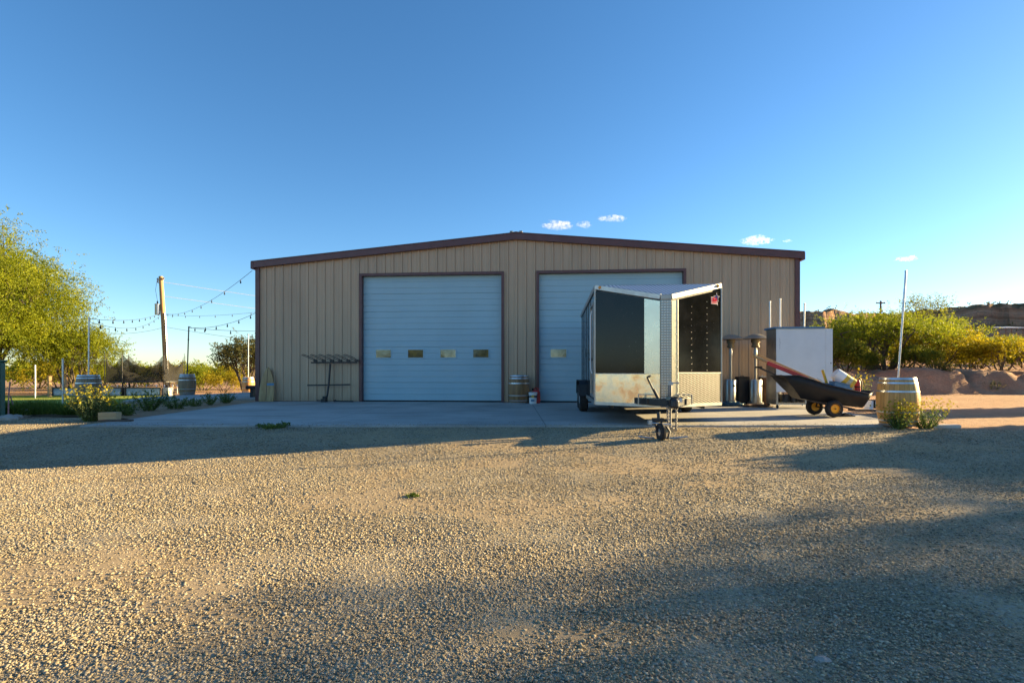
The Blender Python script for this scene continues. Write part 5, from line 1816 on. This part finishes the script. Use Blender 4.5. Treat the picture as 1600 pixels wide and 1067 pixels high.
# ------------------------------------------------------------------ dump cart and its load
CY = 12.14
def cxz(px, py, Y=11.8):
    return ax(px, Y), CZ-(py-HY)/F*Y
CX0 = ax(1303, 11.78)
dc = thing('dump_cart', 'black two-wheeled dump cart with orange hubs loaded with yard junk', 'cart', (CX0, CY, 0), 0)
def lx(px, py, Y=11.8):
    x, z = cxz(px, py, Y)
    return x-CX0, z
stn = []   # top x, z, half width ; bottom x, z, half width
T = [lx(1227, 587.5), lx(1246, 586.8), lx(1268, 593.5), lx(1291, 601.5), lx(1325, 609), lx(1356, 615), lx(1366, 612)]
B = [lx(1258, 622.5), lx(1270, 624.5), lx(1283, 627), lx(1300, 629.5), lx(1325, 633), lx(1350, 636.6), lx(1354, 637)]
TWd = [.30, .36, .38, .39, .385, .36, .30]
BWd = [.20, .25, .27, .27, .265, .25, .22]
tub = MB()
n = 7
rings = []
for i in range(n):
    (tx_, tz_), (bx_, bz_) = T[i], B[i]
    ring = []
    for hw, f in ((TWd[i], 1.0), (TWd[i]*.65+BWd[i]*.35, .55), (BWd[i], .10), (BWd[i]*.85, 0.0)):
        ring.append((bx_+(tx_-bx_)*f, -hw, bz_+(tz_-bz_)*f))
    full = ring+[(x, -y, z) for x, y, z in reversed(ring)]
    rings.append(full)
vs = [p for r_ in rings for p in r_]
fsx = []
for i in range(n-1):
    for k in range(7):
        fsx.append((i*8+k, i*8+k+1, (i+1)*8+k+1, (i+1)*8+k))
fsx.append(tuple(range(8)))
fsx.append(tuple(reversed(range((n-1)*8, n*8))))
tub.add(vs, fsx)
tubo = tub.build('tub', M['blackp'], dc, smooth=True)
sm_ = tubo.modifiers.new('solid', 'SOLIDIFY')
sm_.thickness = .012
sm_.offset = 1
rim = MB()
for sg in (-1, 1):
    rim.tube([(T[i][0], sg*(TWd[i]+.008), T[i][1]) for i in range(n)], .016, 8)
rim.tube([(T[-1][0], -TWd[-1], T[-1][1]), (T[-1][0]+.02, 0, T[-1][1]+.005), (T[-1][0], TWd[-1], T[-1][1])], .018, 8)
rim.tube([(T[0][0], -TWd[0], T[0][1]), (T[0][0]-.02, 0, T[0][1]+.005), (T[0][0], TWd[0], T[0][1])], .018, 8)
rim.build('rim', M['blackp'], tubo, smooth=True)
for sg in (-1, 1):
    w = MB().lathe([(.10, -.05), (.165, -.062), (.190, -.04), (.196, 0), (.190, .04), (.165, .062), (.10, .05)], 30, (0, sg*.36, .196), 'y', False)
    if sg > 0:
        w.xf(Matrix.Translation((ax(1272.5, 12.5)-CX0, 0, 0)))
    dx = 0 if sg < 0 else ax(1272.5, 12.5)-CX0
    wo = w.build('wheel', M['tyre'], dc, smooth=True)
    MB().lathe([(.001, sg*.055), (.02, sg*.058), (.028, sg*.03), (.098, sg*.022), (.120, sg*.056), (.120, -sg*.05), (.001, -sg*.04)], 24, (dx, sg*.36, .196), 'y', False).build('hub', M['orangep'], wo, smooth=True)
    MB().lathe([(.001, sg*.064), (.018, sg*.063), (.018, sg*.03)], 10, (dx, sg*.36, .196), 'y', False).build('axle_cap', M['rust'], wo)
MB().tube([(0, -.31, .196), (0, .31, .196)], .016, 8).bar((-.02, -.30, .20), (.03, -.30, .36), .04, .02).bar((-.02, .30, .20), (.03, .30, .36), .04, .02).build('axle', M['blackm'], dc)
MB().bar((.0, -.27, .30), (.55, -.24, .17), .035, .035).bar((.0, .27, .30), (.55, .24, .17), .035, .035).bar((-.45, -.2, .36), (0, -.27, .28), .03, .03).build('frame', M['blackm'], dc)
a = lx(1222, 585.5)
b = lx(1196, 573.5)
MB().bar((a[0], 0, a[1]), (b[0], 0, b[1]), .07, .035).box(b[0]-.02, b[0]+.03, -.14, .14, b[1]-.02, b[1]+.02).build('pull_handle', M['blackm'], dc, bevel=.006)

def wpt(px, py, Y):
    return Vector(at(px, py, Y))
def lone_bar(name, label, cat, a, b, w, h, mat, group=None):
    a, b = Vector(a), Vector(b)
    o = MB().bar((0, 0, 0), b-a, w, h).build(name, mat, bevel=min(w, h)*.12)
    o.location = a
    return tag(o, label, cat, group)
lone_bar('wooden_board', 'long pale board sticking out of the cart toward the upper left', 'board', wpt(1176.5, 556, 12.1), wpt(1292, 603, 12.15), .11, .045, M['lumber'])
lone_bar('wooden_board', 'thin pale board lying above the long one in the cart', 'board', wpt(1185, 554.5, 12.3), wpt(1290, 600, 12.3), .09, .02, M['lumber'])
lone_bar('red_bar', 'red metal bar lying along the boards in the cart', 'bar', wpt(1199, 567, 11.99), wpt(1262, 592, 11.99), .04, .085, M['redp'])
bkt = thing('bucket', 'white bucket with a yellow band tipped over in the dump cart', 'bucket', tuple(wpt(1310, 587, 12.05)), 0)
b0 = wpt(1310, 587, 12.05)
dirv = (wpt(1338, 608.5, 11.98)-b0).normalized()
rot = dirv.to_track_quat('Z', 'Y').to_matrix().to_4x4()
m_ = MB().lathe([(.001, -.10), (.125, -.10), (.132, -.085), (.150, .10)], 28, caps=False).xf(rot)
m_.build('pail', M['white'], bkt, smooth=True)
MB().lathe([(.1503, .101), (.156, .185)], 28, caps=False).xf(rot).build('yellow_band', M['yellowp'], bkt, smooth=True)
MB().lathe([(.155, .186), (.160, .265)], 28, caps=False).xf(rot).build('printed_label', pm('faded_label', (.42, .44, .34), .6, 0, .4, 18, second=(.45, .33, .12)), bkt, smooth=True)
MB().lathe([(.1605, .266), (.168, .30), (.172, .34), (.15, .34)], 28, caps=False).xf(rot).build('rim', M['yellowp'], bkt, smooth=True)
def crate(name, label, c, s, rz, ry, mat):
    mb = MB().box(-s[0]/2, s[0]/2, -s[1]/2, s[1]/2, 0, s[2])
    mb.box(-s[0]/2-.008, s[0]/2+.008, -s[1]/2-.008, s[1]/2+.008, s[2]+.001, s[2]+.025)
    o = mb.build(name, mat, bevel=.008)
    o.location = c
    o.rotation_euler = (0, ry, rz)
    return tag(o, label, 'box')
crate('plastic_box', 'blue plastic box lying in the cart in front of the tipped bucket', wpt(1312, 609.5, 11.95), (.44, .20, .14), .1, .22, M['bluep'])
crate('plastic_box', 'smaller blue box in the cart beside the boards', wpt(1294, 606, 12.02), (.16, .2, .07), .3, .2, M['bluep'])
lone_bar('tool_handle', 'yellow tool handle poking up out of the cart', 'tool', wpt(1285, 578, 12.1), wpt(1292.5, 601, 12.1), .045, .045, M['yellowp'])
lone_bar('tool_handle', 'grey metal handle sloping out of the cart beside the yellow one', 'tool', wpt(1276.5, 591, 12.2), wpt(1296, 603, 12.1), .03, .04, M['galv'])
rc_ = thing('red_canister', 'small red canister with black strap at the right end of the cart load', 'canister', tuple(wpt(1340, 612, 12.1)), .2)
MB().lathe([(.055, 0), (.06, .02), (.06, .22), (.04, .27), (.02, .28)], 18).build('bottle', M['redp'], rc_, smooth=True)
MB().lathe([(.062, .10), (.062, .13)], 18).build('strap', M['blackp'], rc_)
MB().tube([(.02, 0, .28), (.07, 0, .31), (.12, 0, .22), (.12, 0, .05)], .012, 6).build('hose', M['blackp'], rc_, smooth=True)
cl = thing('wheel_chock', 'low black clamp lying on the slab behind the cart wheel', 'clamp', gp(1322, 650.5), .1)
MB().prism([(-.2, 0), (.2, 0), (.2, .02), (.08, .035), (.03, .07), (-.05, .06), (-.1, .03), (-.2, .025)], -.05, .05).build('jaw', M['blackm'], cl, bevel=.006)
MB().tube([(-.14, .03, .03), (.0, .04, .075), (.17, .02, .03)], .012, 6).build('handle', M['blackm'], cl, smooth=True)
cr = thing('black_crate', 'small black and white crate under the right end of the dump cart', 'crate', gp(1362, 640.5), .05)
MB().box(-.02, .16, -.12, .12, .05, .28).build('crate_body', M['blackp'], cr, bevel=.008)
MB().prism([(-.16, .02), (-.03, .02), (-.025, .25), (-.07, .26)], -.1, .1).build('white_panel', M['white'], cr)
sl = MB()
for k in range(4):
    sl.box(.005+k*.04, .02+k*.04, -.126, -.1205, .10, .25)
sl.build('slat', M['white'], cr)
dbd = MB().bar((-.42, 0, .035), (.46, -.25, .035), .22, .05).build('dark_plank', M['darkwood'], bevel=.006)
dbd.location = gp(1352, 642.5)
tag(dbd, 'dark weathered plank lying between the cart and the oak barrel', 'plank')
kb = MB().box(-.26, .26, -.07, .07, 0, .075).build('kerb_stone', M['white_cement'], bevel=.02)
kb.location = (ax(1476, 9.95), 9.95, -.05)
kb.rotation_euler = (0, 0, -.06)
tag(kb, 'short grey kerb stone lying right of the yellow flowers', 'kerb stone')
lgm = MB().tube([(-.9, .1, .08), (-.2, 0, .10), (.3, .02, .09), (.9, -.05, .06)], [.07, .10, .09, .05], 9)
lgm.tube([(-.7, -.15, .04), (0, -.2, .06), (.7, -.18, .04)], [.05, .06, .03], 7)
lgo = lgm.build('driftwood_log', M['darkwood'], smooth=True)
lgo.location = gp(1527, 613.5)
lgo.scale = (1, 1, 1.3)
tag(lgo, 'dark weathered log lying at the foot of the red bank', 'log')
sx_, sy_ = ax(1576, 95), 95
sz_ = bank_z(sx_, sy_)
shl = thing('shade_shelter', 'small white-roofed shelter on posts below the reddish mesa', 'shelter', (sx_, sy_, sz_-.2), 0)
rz_ = at(1576, 512, 95)[2]-shl.location.z
MB().add([(-1.7, -1.2, rz_), (1.7, -1.2, rz_-.02), (1.7, 1.2, rz_+.25), (-1.7, 1.2, rz_+.25), (-1.7, -1.2, rz_-.14), (1.7, -1.2, rz_-.14), (1.7, 1.2, rz_+.1), (-1.7, 1.2, rz_+.1)], [(0, 1, 2, 3), (7, 6, 5, 4), (0, 4, 5, 1), (1, 5, 6, 2), (2, 6, 7, 3), (3, 7, 4, 0)]).build('roof', M['white'], shl)
for x, y in ((-1.55, -1.1), (1.55, -1.1), (-1.55, 1.1), (1.55, 1.1)):
    MB().box(x-.05, x+.05, y-.05, y+.05, 0, rz_-.06).build('post', M['darkwood'], shl)

# ------------------------------------------------------------------ clouds
def cloud_mat():
    m = bpy.data.materials.new('cloud_vapour')
    m.use_nodes = True
    t = m.node_tree
    t.nodes.clear()
    g = N(m)
    out = g.n('ShaderNodeOutputMaterial')
    pv = g.n('ShaderNodeVolumePrincipled')
    pv.inputs['Color'].default_value = (1, 1, 1, 1)
    pv.inputs['Anisotropy'].default_value = .3
    v = coords(g)
    f = noise(g, v, .05, 8, .72)
    k = g.n('ShaderNodeMapRange')
    k.inputs['From Min'].default_value = .47
    k.inputs['From Max'].default_value = .70
    k.inputs['To Min'].default_value = 0
    k.inputs['To Max'].default_value = .02
    g.l(f, k.inputs['Value'])
    g.l(k.outputs[0], pv.inputs['Density'])
    g.l(pv.outputs[0], out.inputs['Volume'])
    return m
M['cloud'] = cloud_mat()
def cloud(label, px, py, w, h, seed):
    Y = 3000
    c = Vector(at(px, py, Y))
    sc = Y/F
    rng = random.Random(seed)
    bm = bmesh.new()
    bmesh.ops.create_icosphere(bm, subdivisions=4, radius=1)
    for v in bm.verts:
        q = v.co.copy()
        d = 1+.45*mnoise.fractal(q*1.6+Vector((seed*3.3, 0, 0)), .6, 2, 4)
        v.co = Vector((q.x*w*sc*.62*d, q.y*w*sc*.45*d, q.z*h*sc*(.75 if q.z > 0 else .5)*d))
    me = bpy.data.meshes.new('cloud')
    bm.to_mesh(me)
    bm.free()
    me.materials.append(M['cloud'])
    o = bpy.data.objects.new('cloud', me)
    COL.objects.link(o)
    o.location = c
    return tag(o, label, 'cloud', 'small white clouds low in the sky')
cloud('longest small white cloud just above the right side of the roof ridge', 872, 353, 38, 9, 1)
cloud('small round cloud right of the longest one above the ridge', 913, 352, 18, 8, 2)
cloud('thin cloud highest above the roof ridge', 956, 342, 32, 6, 3)
cloud('bright cloud just above the right slope of the roof', 1182, 377, 34, 10, 4)
cloud('tiny cloud wisp right of the bright cloud over the right eave', 1229, 377, 10, 4, 5)
cloud('small cloud alone above the leaning barrel pole', 1416, 405, 22, 6, 6)

# ------------------------------------------------------------------ light, sky, camera
wd = bpy.data.worlds.new('World')
S.world = wd
wd.use_nodes = True
nt = wd.node_tree
bgn = nt.nodes['Background']
sky = nt.nodes.new('ShaderNodeTexSky')
sky.sky_type = 'NISHITA'
sky.sun_disc = False
sky.sun_elevation = EL
sky.sun_rotation = R(90)-AZ
sky.altitude = 900
sky.air_density = 1.0
sky.dust_density = .4
sky.ozone_density = 3.0
hs = nt.nodes.new('ShaderNodeHueSaturation')
hs.inputs['Saturation'].default_value = 1.16
hs.inputs['Hue'].default_value = .499
nt.links.new(sky.outputs[0], hs.inputs['Color'])
nt.links.new(hs.outputs[0], bgn.inputs['Color'])
bgn.inputs['Strength'].default_value = .064

sun = bpy.data.lights.new('sun', 'SUN')
sun.energy = 5.0
sun.color = (1.0, .755, .38)
sun.angle = R(.5)
so = bpy.data.objects.new('sun', sun)
COL.objects.link(so)
ldir = Vector((-math.cos(AZ)*math.cos(EL), -math.sin(AZ)*math.cos(EL), -math.sin(EL)))
so.rotation_euler = ldir.to_track_quat('-Z', 'Y').to_euler()
so.location = (30, 10, 20)

cam = bpy.data.cameras.new('camera')
cam.sensor_width = 36
cam.lens = F/1600*36
cam.shift_y = (HY-533.5)/1600
cam.clip_start = .05
cam.clip_end = 20000
co = bpy.data.objects.new('camera', cam)
COL.objects.link(co)
co.location = (0, 0, CZ)
co.rotation_euler = (R(90), 0, 0)
S.camera = co
S.render.resolution_x, S.render.resolution_y = 1024, 682
S.view_settings.view_transform = 'Standard'
S.view_settings.look = 'None'
S.view_settings.exposure = 2.0
S.view_settings.gamma = 1
S.cycles.max_bounces = 8
S.cycles.transparent_max_bounces = 12
S.cycles.volume_bounces = 8
